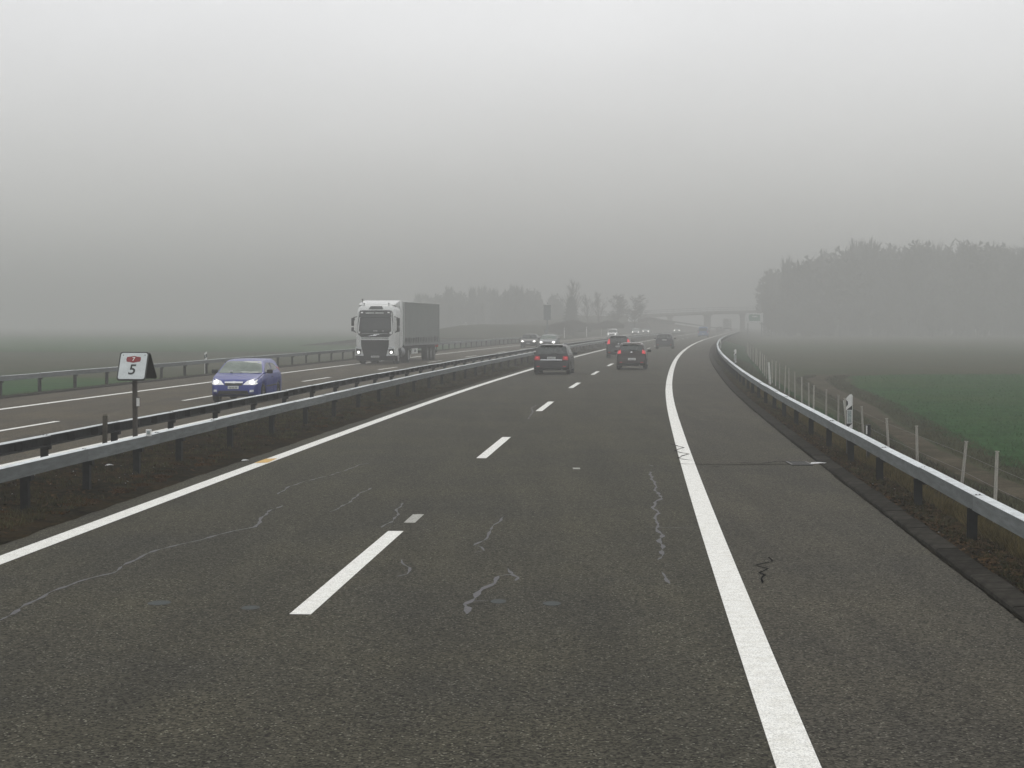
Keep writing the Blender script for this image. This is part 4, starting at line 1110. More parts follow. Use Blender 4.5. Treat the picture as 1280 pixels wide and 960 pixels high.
# ---- blue three door hatchback, oncoming
def det_blue(P, patch, hw, L, W, Ht, top, belt):
    rear_common(P, patch, hw, L, W, Ht, top, belt, dict(win_z=(.95, 1.27), wip_y=.12, lamp=[(.62, .80), (.74, .80), (.70, 1.10), (.63, 1.10)], plate=(0, .70), paint='p_blue'))
    front_common(P, patch, hw, L, W, Ht, top, belt, dict(win_z=(.935, Ht - .075), cowl_t=L - 1.0, roof_t=2.1, glass='glass_light',
        lamp=[(.30, .585), (.66, .575), (.735, .62), (.715, .735), (.62, .765), (.42, .70)], lamp_m='headlamp', bulb=.075,
        front=[('chrome_strip', [(-.29, .635), (.29, .635), (.30, .68), (-.30, .68)], 'chrome'), ('grille', [(-.26, .56), (.26, .56), (.28, .628), (-.28, .628)], 'black_pl'),
               ('air_intake', [(-.50, .30), (.50, .30), (.46, .40), (-.46, .40)], 'black_pl'), ('badge', [(-.045, .625), (.045, .625), (.05, .69), (-.05, .69)], 'chrome'),
               ('fog_light', [(.52, .35), (.64, .36), (.64, .43), (.53, .42)], 'headlamp_low'), ('fog_light', [(-.52, .35), (-.64, .36), (-.64, .43), (-.53, .42)], 'headlamp_low')], plate=.50))
    c = L / 2
    w = [[(2.62 - c, .96), (1.60 - c, .97), (1.56 - c, Ht - .13), (1.95 - c, Ht - .12), (2.28 - c, Ht - .25)],
         [(1.50 - c, .98), (.62 - c, 1.02), (.72 - c, 1.14), (1.02 - c, Ht - .15), (1.46 - c, Ht - .13)]]
    sides(P, patch, hw, L, W, Ht, w, [seam(1.55 - c, .30, .93), seam(L - 1.12 - c, .3, .9)], [(1.75 - c, .80)], L - 1.28 - c, mz=.98, glass='glass_mid')
    MB().box((.30, L/2 - 1.02, 1.0), (.09, .02, .06)).build('windscreen_sticker', M['plate_white'], P)
    for s in (-1, 1):    # side rubbing strips
        MB().box((s * (W/2 + .004), 0, .52), (.018, 1.5, .045)).build('rub_strip', M['black_pl'], P)
blue = build_car('blue three-door hatchback with headlights on, driving towards us in the oncoming lanes',
    dict(L=3.82, W=1.65, H=1.375, top=top_hatch, belt=belt_hatch, plan=plan_car, axles=axle, paint='p_blue', details=det_blue, rim='steelrim', R=.29),
    road(59.2, -10.10, ZO), heading(59) + PI)

# ---- black estate, rear view
def wag_extra(P, patch, hw, L, W, Ht):
    for s in (-1, 1):
        rr = MB().box((s * .56, -.15, Ht + .045), (.03, 1.9, .03)); 
        for yy in (-1.05, -.15, .75): rr.box((s * .56, yy, Ht + .015), (.03, .08, .05))
        rr.build('roof_rail', M['chrome'], P)
build_car('black estate car with roof rails and bright tailgate strip in the left lane',
    dict(L=4.55, W=1.77, H=1.44, top=top_wagon, belt=belt_wagon, plan=plan_car, axles=lambda L: (.98, L - .90), paint='p_black', R=.315,
         details=det_rear(dict(win_z=(.985, 1.36), wip_y=.10, lamp=[(.55, .70), (.80, .70), (.80, .86), (.72, .90), (.55, .88)], lamp_m='tail', core=True, plate=(0, .80), chrome=.71, pil=.07, paint='p_black', fz=(.99, 1.36), spoil_y=.42),
                          wins5(.98, .12, .45, 1.15, 2.1, 2.85), doors5(1.15, 2.1), hand5, lambda L: L - 1.45 - L/2, extra=wag_extra)),
    road(89.5, -1.95, 0), heading(89))

# ---- dark SUV with tall lit lamps, half hidden
build_car('black car with tall lit red tail lights, half hidden behind the brown hatchback',
    dict(L=4.30, W=1.80, H=1.58, top=top_suv, belt=belt_suv, plan=plan_car, axles=lambda L: (.85, L - .90), paint='p_black', R=.34, clear=.24, mid=.7,
         details=det_rear(dict(win_z=(1.10, 1.47), wip_y=.12, lamp=[(.60, 1.0), (.80, .98), (.80, 1.10), (.70, 1.36), (.62, 1.36)], lamp_m='tail_lit', plate=(0, .82), badge=1.0, pil=.16, paint='p_black', fz=(1.10, 1.48), spoil_y=.36),
                          wins5(1.08, .13, .45, 1.1, 2.0, 2.7), doors5(1.1, 2.0), hand5, lambda L: L - 1.4 - L/2, mz=1.08)),
    (DX(131.5) - .42, 131.5, 0), heading(131) + .01)

# ---- dark brown small hatchback
build_car('dark brown small hatchback with lit red tail lights in the right lane',
    dict(L=3.62, W=1.62, H=1.44, top=top_hatch, belt=belt_hatch, plan=plan_car, axles=lambda L: (.62, L - .72), paint='p_brown', R=.29, rim='steelrim',
         details=det_rear(dict(win_z=(1.0, 1.33), wip_y=.12, lamp=[(.55, .86), (.74, .84), (.75, .98), (.70, 1.08), (.58, 1.06)], lamp_m='tail_lit', plate=(.02, .56), badge=.93, pil=.10, paint='p_brown', fz=(.95, 1.35)),
                          wins5(.97, .12, .40, .95, 1.8, 2.2), doors5(.95, 1.8), lambda L: [(1.15 - L/2, .80), (1.95 - L/2, .80)], lambda L: L - 1.22 - L/2)),
    road(98.6, 1.60, 0), heading(98))

# ---- dark navy hatchback farther ahead
build_car('dark navy hatchback without visible lights, alone in the right lane farther ahead',
    dict(L=4.15, W=1.76, H=1.46, top=top_hatch, belt=belt_hatch, plan=plan_car, axles=lambda L: (.75, L - .85), paint='p_navy', R=.31,
         details=det_rear(dict(win_z=(1.0, 1.36), wip_y=.12, lamp=[(.60, .80), (.80, .80), (.80, .98), (.64, .98)], lamp_m='p_navy', plate=(0, .86), pil=.08, paint='p_navy', fz=(.95, 1.36)),
                          wins5(.98, .12, .42, 1.05, 2.0, 2.5), doors5(1.05, 2.0), hand5, lambda L: L - 1.3 - L/2)),
    road(178, 1.65, 0), heading(178))

# ---- blue van
build_car('blue high-roofed van far ahead where the road bends',
    dict(L=4.10, W=1.78, H=1.83, top=top_van, belt=belt_van, plan=plan_car, axles=lambda L: (.72, L - .80), paint='p_sky', R=.30, tumble=.14, rim='steelrim',
         details=det_rear(dict(win_z=(1.10, 1.58), wip_y=.1, lamp=[(.68, .75), (.80, .75), (.79, 1.15), (.70, 1.15)], plate=(0, .62), pil=.12, paint='p_sky', fz=(1.10, 1.66)),
                          wins5(1.08, .2, .45, 1.1, 2.0, 2.5), doors5(1.1, 2.0), hand5, lambda L: L - 1.2 - L/2, mz=1.1)),
    road(322, 2.2, 0), heading(322), cat='van', name='van')

# ---- oncoming cars
def det_on(paint, glass='glass_mid', lampm='headlamp', zoff=0.0, bulb=.08, chrome=False):
    def f(P, patch, hw, L, W, Ht, top, belt):
        rear_common(P, patch, hw, L, W, Ht, top, belt, dict(win_z=(1.02, Ht - .12), wip_y=.12, lamp=[(.60, .74), (.78, .74), (.76, .88), (.62, .88)], plate=(0, .78), paint=paint))
        fr = [('grille', [(-.36, .52), (.36, .52), (.42, .70), (-.42, .70)], 'black_pl'), ('air_intake', [(-.62, .30), (.62, .30), (.56, .42), (-.56, .42)], 'black_pl')]
        if chrome: fr.append(('chrome_strip', [(-.10, .60), (.10, .60), (.10, .64), (-.10, .64)], 'chrome'))
        front_common(P, patch, hw, L, W, Ht, top, belt, dict(win_z=(.99, Ht - .07), cowl_t=L - 1.2, roof_t=2.6, glass=glass,
            lamp=[(.40, .60), (.72, .60), (.80, .68), (.72, .74), (.44, .71)], lamp_m=lampm, bulb=bulb, front=fr, plate=.47))
        sides(P, patch, hw, L, W, Ht, wins5(.97, .12, .55, 1.2, 2.1, 2.75)(L, Ht), doors5(1.2, 2.1)(L), hand5(L), L - 1.5 - L/2, mz=1.0)
    return f
def on_car(label, y, off, paint, H=1.43, L=4.5, W=1.78, top=top_sedan, belt=belt_sedan, **k):
    return build_car(label, dict(L=L, W=W, H=H, top=top, belt=belt, plan=plan_car, axles=lambda L: (.9, L - .88), paint=paint, details=det_on(paint, **k)),
                     road(y, off, ZO), heading(y) + PI)
on_car('black oncoming car with lit headlights, left of the grey-blue saloon under the dark sign', 190, -12.75, 'p_black', H=1.44, L=4.3, W=1.77, chrome=True, bulb=.11)
on_car('grey-blue oncoming saloon with bright headlights beside the black oncoming car', 181, -9.9, 'p_grey', H=1.42, glass='glass_light', bulb=.13)
on_car('white oncoming car on the far side of the bend', 313, -13.0, 'p_white', H=1.55, top=top_wagon, belt=belt_wagon, glass='glass_mid', bulb=.08)
on_car('silver-grey oncoming car next to the embankment', 388, -14.1, 'p_silver', glass='glass_light', bulb=.13)
on_car('pale oncoming car close behind the silver-grey one', 430, -14.6, 'p_silver', bulb=.18)
on_car('dark oncoming car with two lit headlights under the left span of the bridge', 478, -9.6, 'p_black', bulb=.18)
build_car('dark car far ahead near the bridge pillar, left of the pair', dict(L=4.2, W=1.76, H=1.46, top=top_hatch, belt=belt_hatch, plan=plan_car, axles=axle, paint='p_black',
    details=det_rear(dict(win_z=(1.0, 1.36), wip_y=.12, lamp=[(.60, .80), (.80, .80), (.80, .98), (.64, .98)], plate=(0, .86), pil=.08, paint='p_black', fz=(.95, 1.36)),
    wins5(.98, .12, .42, 1.05, 2.0, 2.5), doors5(1.05, 2.0), hand5, lambda L: L - 1.3 - L/2)), road(470, -1.9, 0), heading(470))
build_car('dark grey car far ahead near the bridge, right of the pair', dict(L=4.5, W=1.8, H=1.5, top=top_wagon, belt=belt_wagon, plan=plan_car, axles=axle, paint='p_navy',
    details=det_rear(dict(win_z=(1.0, 1.36), wip_y=.12, lamp=[(.60, .80), (.80, .80), (.80, .98), (.64, .98)], plate=(0, .86), pil=.08, paint='p_navy', fz=(.98, 1.38)),
    wins5(.98, .12, .45, 1.15, 2.1, 2.85), doors5(1.15, 2.1), hand5, lambda L: L - 1.4 - L/2)), road(500, 1.0, 0), heading(500))

# far white box lorry, tail view
t = thing('box_lorry', 'white box lorry seen from behind, far off under the bridge', 'lorry', road(560, 1.9, 0), heading(560))
MB().box((0, 0, 2.45), (2.5, 8.0, 2.75)).build('box_body', M['cab'], t, bevel=.04)
MB().box((0, -4.02, 2.45), (.04, .03, 2.6)).build('door_seam', M['sign_grey'], t)
MB().box((0, 0, .85), (2.2, 8.0, .35)).build('chassis', M['under'], t)
MB().box((0, 5.1, 1.9), (2.4, 1.9, 2.4)).build('cab', M['cab'], t, bevel=.08)
for s in (-1, 1):
    wheel(t, s * 1.05, -2.4, .48, .3, 'steelrim'); wheel(t, s * 1.05, 4.8, .48, .3, 'steelrim')
    MB().box((s * 1.0, -4.02, .80), (.32, .04, .12)).build('tail_light', M['tail'], t)

# ------------------------------------------------------------------ the truck
tk = thing('articulated_truck', 'white articulated truck with grey curtain trailer, driving towards us', 'truck', road(112, -14.72, ZO), heading(116) + PI - .028)
# local: +Y forwards, cab front at y = 0
# cab shell: lofted rounded box
def cab_shell():
    # outline (plan) at each height, front tapered
    lv = [(.95, 1.20, -.02), (1.25, 1.235, .0), (1.7, 1.245, .0), (2.2, 1.245, -.05), (2.8, 1.235, -.16), (3.3, 1.215, -.27), (3.45, 1.18, -.36), (3.62, 1.10, -.52), (3.70, 1.0, -.75)]
    v, f = [], []
    n = None
    for z, w, fy in lv:
        back = -2.25; rr = .30
        pts = [(-w, back)]
        for k in range(7):
            a = PI - k / 6 * PI / 2; pts.append((-w + rr + rr * math.cos(a), fy - rr + rr * math.sin(a)))
        for k in range(7):
            a = PI / 2 - k / 6 * PI / 2; pts.append((w - rr + rr * math.cos(a), fy - rr + rr * math.sin(a)))
        pts.append((w, back)); n = len(pts)
        # front face slightly bowed
        v += [(x, y + (.05 * (1 - (x / w) ** 2) if y > fy - rr else 0), z) for x, y in pts]
    for i in range(len(lv) - 1):
        for j in range(n): f.append((i * n + j, i * n + (j + 1) % n, (i + 1) * n + (j + 1) % n, (i + 1) * n + j))
    f.append(tuple(range(n - 1, -1, -1))); f.append(tuple(range((len(lv) - 1) * n, len(lv) * n)))
    return v, f
v, f = cab_shell()
cabo = mesh_obj('cab', v, f, M['cab'], tk, smooth=True)
bm = bmesh.new(); bm.from_mesh(cabo.data); bmesh.ops.recalc_face_normals(bm, faces=bm.faces); bm.to_mesh(cabo.data); cbvh = BVHTree.FromBMesh(bm); bm.free()
try: cabo.data.set_sharp_from_angle(angle=math.radians(35))
except Exception: pass
def cpatch(name_, poly, m, off=.012, axis='front', parent=tk, rings_=5, dense=.08):
    q = []
    for i in range(len(poly)):
        a, b = Vector(poly[i]), Vector(poly[(i + 1) % len(poly)]); k = max(1, int((b - a).length / dense))
        for j in range(k): q.append(a.lerp(b, j / k))
    c = sum(q, Vector((0, 0))) / len(q); m_ = len(q); V, F = [], []
    def pr(p, o_):
        if axis == 'front': o0, d = Vector((p[0], 3, p[1])), Vector((0, -1, 0))
        elif axis == 'pos': o0, d = Vector((3, p[0], p[1])), Vector((-1, 0, 0))
        else: o0, d = Vector((-3, p[0], p[1])), Vector((1, 0, 0))
        h = cbvh.ray_cast(o0, d)
        if h[0] is None: h = cbvh.find_nearest(o0 + d * 3)
        return h[0] - d * o_
    V += [pr(p, -.02) for p in q]
    for rr in range(rings_):
        s = 1 - rr / rings_; V += [pr(c + (p - c) * s, off) for p in q]
    V.append(pr(c, off))
    for rr in range(rings_):
        for i in range(m_): F.append((rr * m_ + i, rr * m_ + (i + 1) % m_, (rr + 1) * m_ + (i + 1) % m_, (rr + 1) * m_ + i))
    b = rings_ * m_
    for i in range(m_): F.append((b + i, b + (i + 1) % m_, len(V) - 1))
    o = mesh_obj(name_, V, F, m, parent, smooth=False)
    bm = bmesh.new(); bm.from_mesh(o.data); bmesh.ops.recalc_face_normals(bm, faces=bm.faces); bm.to_mesh(o.data); bm.free()
    return o
# black front glass area, visor band, windscreen
cpatch('windscreen_surround', [(-.86, 1.68), (.86, 1.68), (1.10, 1.88), (1.13, 2.1), (1.06, 3.2), (.98, 3.34), (-.98, 3.34), (-1.06, 3.2), (-1.13, 2.1), (-1.10, 1.88)], M['black_pl'], .012)
cpatch('windscreen', [(-1.02, 2.02), (1.02, 2.02), (.98, 2.88), (-.98, 2.88)], M['glass_dark'], .022)
vis = cpatch('sun_visor', [(-1.0, 2.90), (1.0, 2.90), (.97, 3.30), (-.97, 3.30)], M['glass_dark'], .10)
wr = MB()
x = -.52
while x < .55:
    w = random.uniform(.028, .05)
    if not (-.02 < x < .04): wr.box((x + w/2, -.075, 3.17), (w, .012, random.uniform(.07, .10)))
    x += w + .014
wr.build('visor_lettering', M['plate_white'], tk)
for s in (-1, 1): MB().box((s * .84, -.085, 3.20), (.12, .02, .07)).build('marker_light', M['headlamp'], tk)
MB().box((0, .055, 1.90), (1.62, .02, .035)).build('wiper', M['chrome'], tk)
MB().box((-.03, .03, 2.06), (.26, .02, .03)).build('dash_item', M['plate_white'], tk)
MB().box((-.50, .03, 2.06), (.12, .02, .03)).build('dash_item', M['plate_white'], tk)
cpatch('badge_bar', [(-.30, 1.84), (-.26, 1.88), (.42, 1.76), (.38, 1.72)], M['chrome'], .028, rings_=2)
cpatch('badge', [(-.09, 1.75), (.09, 1.75), (.09, 1.85), (-.09, 1.85)], M['chrome'], .034, rings_=2)
cpatch('trim_strip', [(-.86, 1.58), (.86, 1.58), (.86, 1.66), (-.86, 1.66)], M['chrome'], .02, rings_=2)
# grille as a tapered box with slats
MB().prism([(-.88, 1.50), (.88, 1.50), (.86, 1.10), (.66, .34), (-.66, .34), (-.86, 1.10)], 'y', -.2, .055).build('grille', M['black_pl'], tk, bevel=.015)
for k in range(9):
    z = .45 + k * .12; w = np.interp(z, [.34, 1.1, 1.5], [.60, .80, .82])
    MB().box((0, .062, z), (2 * w, .02, .035), rx=.4).build('grille_slat', M['under'], tk)
# bumper and lamp corners
MB().prism([(-1.24, .98), (-1.22, .55), (-.72, .50), (-.80, .98)], 'y', -.55, .03).build('bumper_corner', M['cab'], tk, bevel=.04)
MB().prism([(1.24, .98), (1.22, .55), (.72, .50), (.80, .98)], 'y', -.55, .03).build('bumper_corner', M['cab'], tk, bevel=.04)
MB().prism([(-1.22, .54), (1.22, .54), (1.16, .22), (-1.16, .22)], 'y', -.5, .02).build('lower_bumper', M['black_pl'], tk, bevel=.03)
for s in (-1, 1):
    hl = MB().prism([(s * .84, .92), (s * 1.18, .98), (s * 1.20, .66), (s * .92, .60)], 'y', .02, .045).build('headlight', M['black_pl'], tk)
    MB().lathe([(.085, 0), (.085, .02), (.005, .03), (.005, 0)], c=(0, 0, 0), axis='z', n=16).build('bulb', M['beam'], hl)
    b = hl.children[0]; b.rotation_euler = (-PI/2, 0, 0); b.location = (s * 1.03, .045, .74)
    MB().prism([(s * .82, 1.0), (s * 1.20, 1.12), (s * 1.22, 1.02), (s * .86, .93)], 'y', .0, .05).build('lamp_trim', M['headlamp_low'], hl)
    MB().prism([(s * .70, .54), (s * 1.05, .54), (s * 1.05, .60), (s * .72, .60)], 'y', .03, .05).build('fog_light', M['headlamp_low'], tk)
    # mirrors on curved arms
    mi = MB().box((s * 1.42, -.18, 2.62), (.22, .10, .50)).box((s * 1.42, -.18, 2.16), (.22, .10, .26)).build('mirror', M['black_pl'], tk, bevel=.04)
    MB().tube((s * 1.18, -.25, 2.95), (s * 1.40, -.15, 2.88), .025, .025, 8).tube((s * 1.18, -.25, 1.95), (s * 1.40, -.15, 2.05), .03, .03, 8).tube((s * 1.36, -.2, 1.98), (s * 1.36, -.2, 2.9), .02, .02, 8).build('mirror_arm', M['black_pl'], mi)
    MB().box((s * 1.32, -.115, 2.4), (.045, .02, .62)).build('mirror_trim', M['pl_white'], mi)
    # side door window and seams
    ax = 'pos' if s > 0 else 'neg'
    cpatch('side_window', [(-.42, 2.0), (-1.45, 2.0), (-1.45, 2.75), (-.62, 2.75)], M['glass_dark'], .010, axis=ax)
    MB().box((s * 1.248, -1.55, 1.9), (.008, .02, 1.9)).build('door_seam', M['sign_grey'], tk)
    MB().box((s * 1.25, -.6, .75), (.06, .9, .45)).build('step_panel', M['cab'], tk, bevel=.02)
# roof: dark skylight, deflector, lamps, horns
cpatch('skylight', [(-.46, 3.40), (.46, 3.40), (.36, 3.60), (-.36, 3.60)], M['glass_dark'], .015)
MB().prism([(-.60, 3.66), (-.75, 3.76), (-2.3, 3.98), (-2.35, 3.6), (-.9, 3.55)], 'x', -1.16, 1.16).build('roof_deflector', M['cab'], tk, bevel=.04)
for s in (-1, 1):
    MB().prism([(-1.6, 1.0), (-2.45, 1.0), (-2.75, 1.2), (-2.75, 3.92), (-2.3, 3.95), (-2.0, 3.6)], 'x', s * 1.17, s * 1.245).build('side_fairing', M['cab'], tk, bevel=.02)
    MB().tube((s * .78, -.50, 3.60), (s * .78, -.50, 3.78), .02, .02, 6).box((s * .78, -.50, 3.78), (.07, .07, .05)).build('roof_marker', M['black_pl'], tk)
MB().tube((.98, -.95, 3.72), (.98, -.95, 4.02), .02, .02, 6).box((.98, -.95, 4.03), (.10, .1, .04)).build('antenna', M['black_pl'], tk)
MB().box((1.20, -2.05, 3.45), (.12, .22, .30)).build('roof_duct', M['black_pl'], tk, bevel=.03)
pt = MB().box((-.02, .065, .47), (.52, .012, .11)).build('number_plate', M['plate_white'], tk)
wr = MB()
for k in range(7): wr.box((-.22 + k * .065, .074, .47), (.03, .005, .07))
wr.build('plate_characters', M['dark_writing'], pt)
# tractor chassis
MB().box((0, -3.0, .75), (.9, 5.6, .3)).build('chassis', M['under'], tk)
for s in (-1, 1):
    MB().tube((s * 1.0, -1.9, .72), (s * 1.0, -3.05, .72), .34, .34, 20).build('fuel_tank', M['tank'], tk)
    MB().prism([(-.55, 1.0), (-.72, .86), (-.75, .4), (-.55, .4)], 'x', s * .95, s * 1.24).build('mudguard', M['black_pl'], tk)
    MB().prism([(-1.95, 1.0), (-1.85, .4), (-2.0, .4), (-2.1, 1.0)], 'x', s * .95, s * 1.24).build('mudguard', M['black_pl'], tk)
for s in (-1, 1):
    wheel(tk, s * 1.06, -1.40, .50, .30, 'rim', 8); wheel(tk, s * 1.0, -4.75, .50, .48, 'rim', 8)
# trailer
TY0, TY1 = -2.95, -16.5
tr_ = MB().box((0, (TY0 + TY1) / 2, 2.51), (2.50, TY0 - TY1, 2.72)).build('trailer_curtain', M['curtain'], tk, bevel=.03)
MB().box((0, (TY0 + TY1) / 2, 3.895), (2.54, TY0 - TY1 + .02, .055)).build('roof_rim', M['cab'], tk, bevel=.01)
for s in (-1, 1):
    for yy, nm in ((TY0 - .06, 'front_pillar'), (TY1 + .06, 'rear_pillar')): MB().box((s * 1.245, yy, 2.51), (.05, .10, 2.70)).build(nm, M['sign_grey'] if yy < -5 else M['cab'], tk)
    MB().box((s * 1.255, (TY0 + TY1) / 2, 1.14), (.03, TY0 - TY1 - .1, .10)).build('side_rail', M['tank'], tk)
    k = 0; y = TY0 - .35
    bk = MB()
    while y > TY1 + .3:
        bk.box((s * 1.262, y, 1.42), (.014, .06, .36)); y -= .62
    bk.build('curtain_strap', M['dark_writing'], tk)['kind'] = 'stuff'
    lt = MB(); y = TY0 - .7
    while y > TY1 + .8:
        hh = random.uniform(.20, .32); lt.box((s * 1.266, y, 1.47), (.008, random.uniform(.14, .26), hh)); y -= random.uniform(.5, .75)
    lt.build('side_lettering', M['dark_writing'], tk)
    MB().box((s * 1.1, -9.0, .98), (.2, 11.5, .16)).build('frame_beam', M['under'], tk)
    MB().box((s * 1.12, -7.4, .72), (.10, 2.0, .34)).build('pallet_box', M['plate_white'], tk, bevel=.02)
    MB().box((s * 1.18, -7.4, .72), (.01, .5, .16)).build('box_print', M['sign_grey'], tk)
    MB().box((s * .95, -6.3, .48), (.10, .10, .9)).build('landing_leg', M['tank'], tk)
    MB().box((s * 1.05, -5.7, .35), (.12, .7, .16)).build('step_bracket', M['plate_white'], tk)
    for yy in (-12.0, -13.3, -14.6): wheel(tk, s * 1.04, yy, .50, .38, 'steelrim', 8)
    MB().box((s * 1.12, -13.3, 1.0), (.32, 4.3, .06)).build('wheel_cover', M['under'], tk)
    MB().box((s * 1.0, TY1 + .02, .95), (.35, .06, .16)).build('tail_light', M['tail'], tk)
MB().box((0, -10, .95), (1.0, 12.5, .30)).build('trailer_chassis', M['under'], tk)
MB().box((0, TY1 + .25, .55), (2.3, .10, .14)).build('rear_guard', M['under'], tk)
MB().box((0, TY1 - .012, 2.51), (.03, .02, 2.6)).build('rear_door_seam', M['sign_grey'], tk)

# ------------------------------------------------------------------ trees in the fog
def branch_tree(h, seed, spread=.5, levels=4, trunk_r=.16, dens=1.0, twig=.035, up=.55):
    """returns (trunk verts/faces, crown tris)"""
    rs = random.Random(seed); segs = []
    def grow(p, d, L, r, lv):
        steps = 8 if lv == 0 else 3
        for k in range(steps):
            t0, t1 = (k / steps, (k + 1) / steps) if lv == 0 else (k / steps * .4, (k + 1) / steps * .4)
            q = p + d * (L / steps); segs.append((p, q, max(twig * .6, r * (1 - .85 * t0)), max(twig * .6, r * (1 - .85 * t1)), lv)); p = q
            d = (d + Vector((rs.uniform(-1, 1), rs.uniform(-1, 1), rs.uniform(-.2, .6))) * (.06 if lv == 0 else .2)).normalized()
            if lv < levels and (lv > 0 or k >= 1):
                for _ in range(max(1, int(rs.choice((2, 3, 3) if lv == 0 else (1, 1, 2)) * dens))):
                    a = rs.uniform(0, 2 * PI)
                    nd = (d * up + Vector((math.cos(a), math.sin(a), rs.uniform(.0, .5))) * spread).normalized()
                    ln = (L * rs.uniform(.24, .40) * (1.15 - .7 * k / steps)) if lv == 0 else L * rs.uniform(.45, .7)
                    grow(p, nd, ln, max(twig, r * .42), lv + 1)
    base = Vector((0, 0, 0)); grow(base, Vector((rs.uniform(-.05, .05), rs.uniform(-.05, .05), 1)).normalized(), h * .9, trunk_r, 0)
    return segs
def tree_arrays(segs, n=3):
    V, F = [], []
    for a, b, r0, r1, lv in segs:
        q = (b - a).to_track_quat('Z', 'Y'); o = len(V)
        for p, r in ((a, r0), (b, r1)):
            for i in range(n):
                t = 2 * PI * i / n; V.append(p + q @ Vector((r * math.cos(t), r * math.sin(t), 0)))
        for i in range(n):
            j = (i + 1) % n; F += [(o + i, o + j, o + n + j), (o + i, o + n + j, o + n + i)]
    return np.array([tuple(v) for v in V], dtype=np.float32), np.array(F, dtype=np.int32)
def bare_tree(x, y, z, h, seed, label, spread=.5, up=.55, dens=1.0, twig=.022):
    t = thing('tree', label, 'tree', (x, y, z), random.uniform(0, 6))
    s = branch_tree(h, seed, spread, 4, h * .018, dens, twig, up)
    zmax = max(max(a.z, b.z) for a, b, *_ in s); k = h / zmax
    s = [(a * k, b * k, r0, r1, lv) for a, b, r0, r1, lv in s]
    tv, tf_ = tree_arrays([q for q in s if q[4] == 0], 8); tri_obj('trunk', tv, tf_, M['bark'], t)
    cv, cf = tree_arrays([q for q in s if q[4] > 0], 3); tri_obj('crown', cv, cf, M['twig'], t)
    return t
def conifer_arrays(h, r, seed, n=2600):
    rs = np.random.default_rng(seed)
    u = rs.random(n) ** .8; z = h * (.06 + .94 * u)
    tier = .75 + .25 * np.sin(z * 2 * PI / (h / 11.0))
    rad = r * (1 - (z / h)) ** .85 * tier * (.35 + .65 * rs.random(n)) + .05; a = rs.random(n) * 6.283
    s = rs.uniform(.18, .5, n) * (r / 2.0)
    c = np.stack([rad * np.cos(a), rad * np.sin(a), z], 1)
    v = np.empty((n, 3, 3), dtype=np.float32)
    out = np.stack([np.cos(a), np.sin(a), -.45 + 0 * a], 1); side = np.stack([-np.sin(a), np.cos(a), 0 * a], 1)
    v[:, 0] = c - side * (s * .4)[:, None]; v[:, 1] = c + side * (s * .4)[:, None]; v[:, 2] = c + out * (s * 1.4)[:, None]
    v[:, 2, 2] += rs.uniform(-.2, .2, n)
    return v.reshape(-1, 3), np.arange(3 * n).reshape(-1, 3)
def px(xp, d): return (xp - 640) / 2290 * d
bare_tree(px(714, 425), 425, .8, 12.2, 3, 'tallest bare tree, standing behind the conifer left of the bridge', .45, .8, 1.0, .012)
bare_tree(px(735, 430), 430, .8, 9.0, 5, 'slim bare tree right of the conifer', .5, .7, 1.0, .014)
bare_tree(px(748, 436), 436, .8, 9.4, 8, 'bare tree between the conifer and the bushy trees', .5, .65, 1.0, .014)
bare_tree(px(772, 428), 428, .8, 8.6, 11, 'bushy bare tree, left of the pair by the pale square sign', .75, .4, 1.5, .02)
bare_tree(px(793, 432), 432, .8, 8.6, 14, 'bushy bare tree, right of the pair by the pale square sign', .8, .35, 1.5, .02)
ct = thing('conifer', 'dark green conifer in the fog left of the bridge', 'tree', (px(714, 415), 415, .6))
cv, cf = conifer_arrays(7.9, 2.9, 5, 4200); tri_obj('crown', cv, cf, M['needles'], ct)
MB().tube((0, 0, -.5), (0, 0, 6.5), .14, .04, 8).build('trunk', M['bark'], ct)
# brown thickets on the bank
def thicket(name, n, cx, cy, rx_, ry_, z0, h, m, label, seed):
    rs = np.random.default_rng(seed)
    a = rs.random(n) * 6.283; r_ = np.sqrt(rs.random(n)); x = cx + rx_ * r_ * np.cos(a); y = cy + ry_ * r_ * np.sin(a)
    hh = h * (1 - .55 * r_ ** 2) * rs.uniform(.55, 1.05, n); zb = z0 + hh * rs.uniform(0, .6, n)
    w = rs.uniform(.02, .06, n); b = rs.random(n) * 6.283
    v = np.empty((n, 3, 3), dtype=np.float32)
    v[:, 0] = np.stack([x - w, y, zb], 1); v[:, 1] = np.stack([x + w, y, zb], 1)
    v[:, 2] = np.stack([x + .5 * np.cos(b), y + .5 * np.sin(b), z0 + hh], 1)
    o = tri_obj(name, v.reshape(-1, 3), np.arange(3 * n).reshape(-1, 3), m)
    return tag(o, label, 'shrub')
thicket('shrub', 5000, px(699, 335), 335, 2.6, 3, .2, 2.6, M['shrubs'], 'dark brown shrub right of the tall dark sign', 1)
thicket('shrub', 6000, px(716, 350), 350, 3.4, 3, .8, 2.5, M['shrubs'], 'broad brown shrub below the conifer', 2)
thicket('shrub', 4000, px(738, 365), 365, 3.2, 3, 1.2, 1.5, M['shrubs'], 'low brown shrub below the slim bare trees', 3)
thicket('shrub', 5000, px(762, 372), 372, 2.8, 3, 1.4, 1.8, M['shrubs'], 'brown shrub below the bushy bare trees', 4)
thicket('shrub', 4000, px(812, 480), 480, 3.6, 3, 2.6, 1.6, M['shrubs'], 'dim shrub at the left end of the bridge', 6)
thicket('shrub', 4000, px(826, 490), 490, 3.6, 3, 2.2, 1.4, M['shrubs'], 'dim shrub below the left span of the bridge', 7)

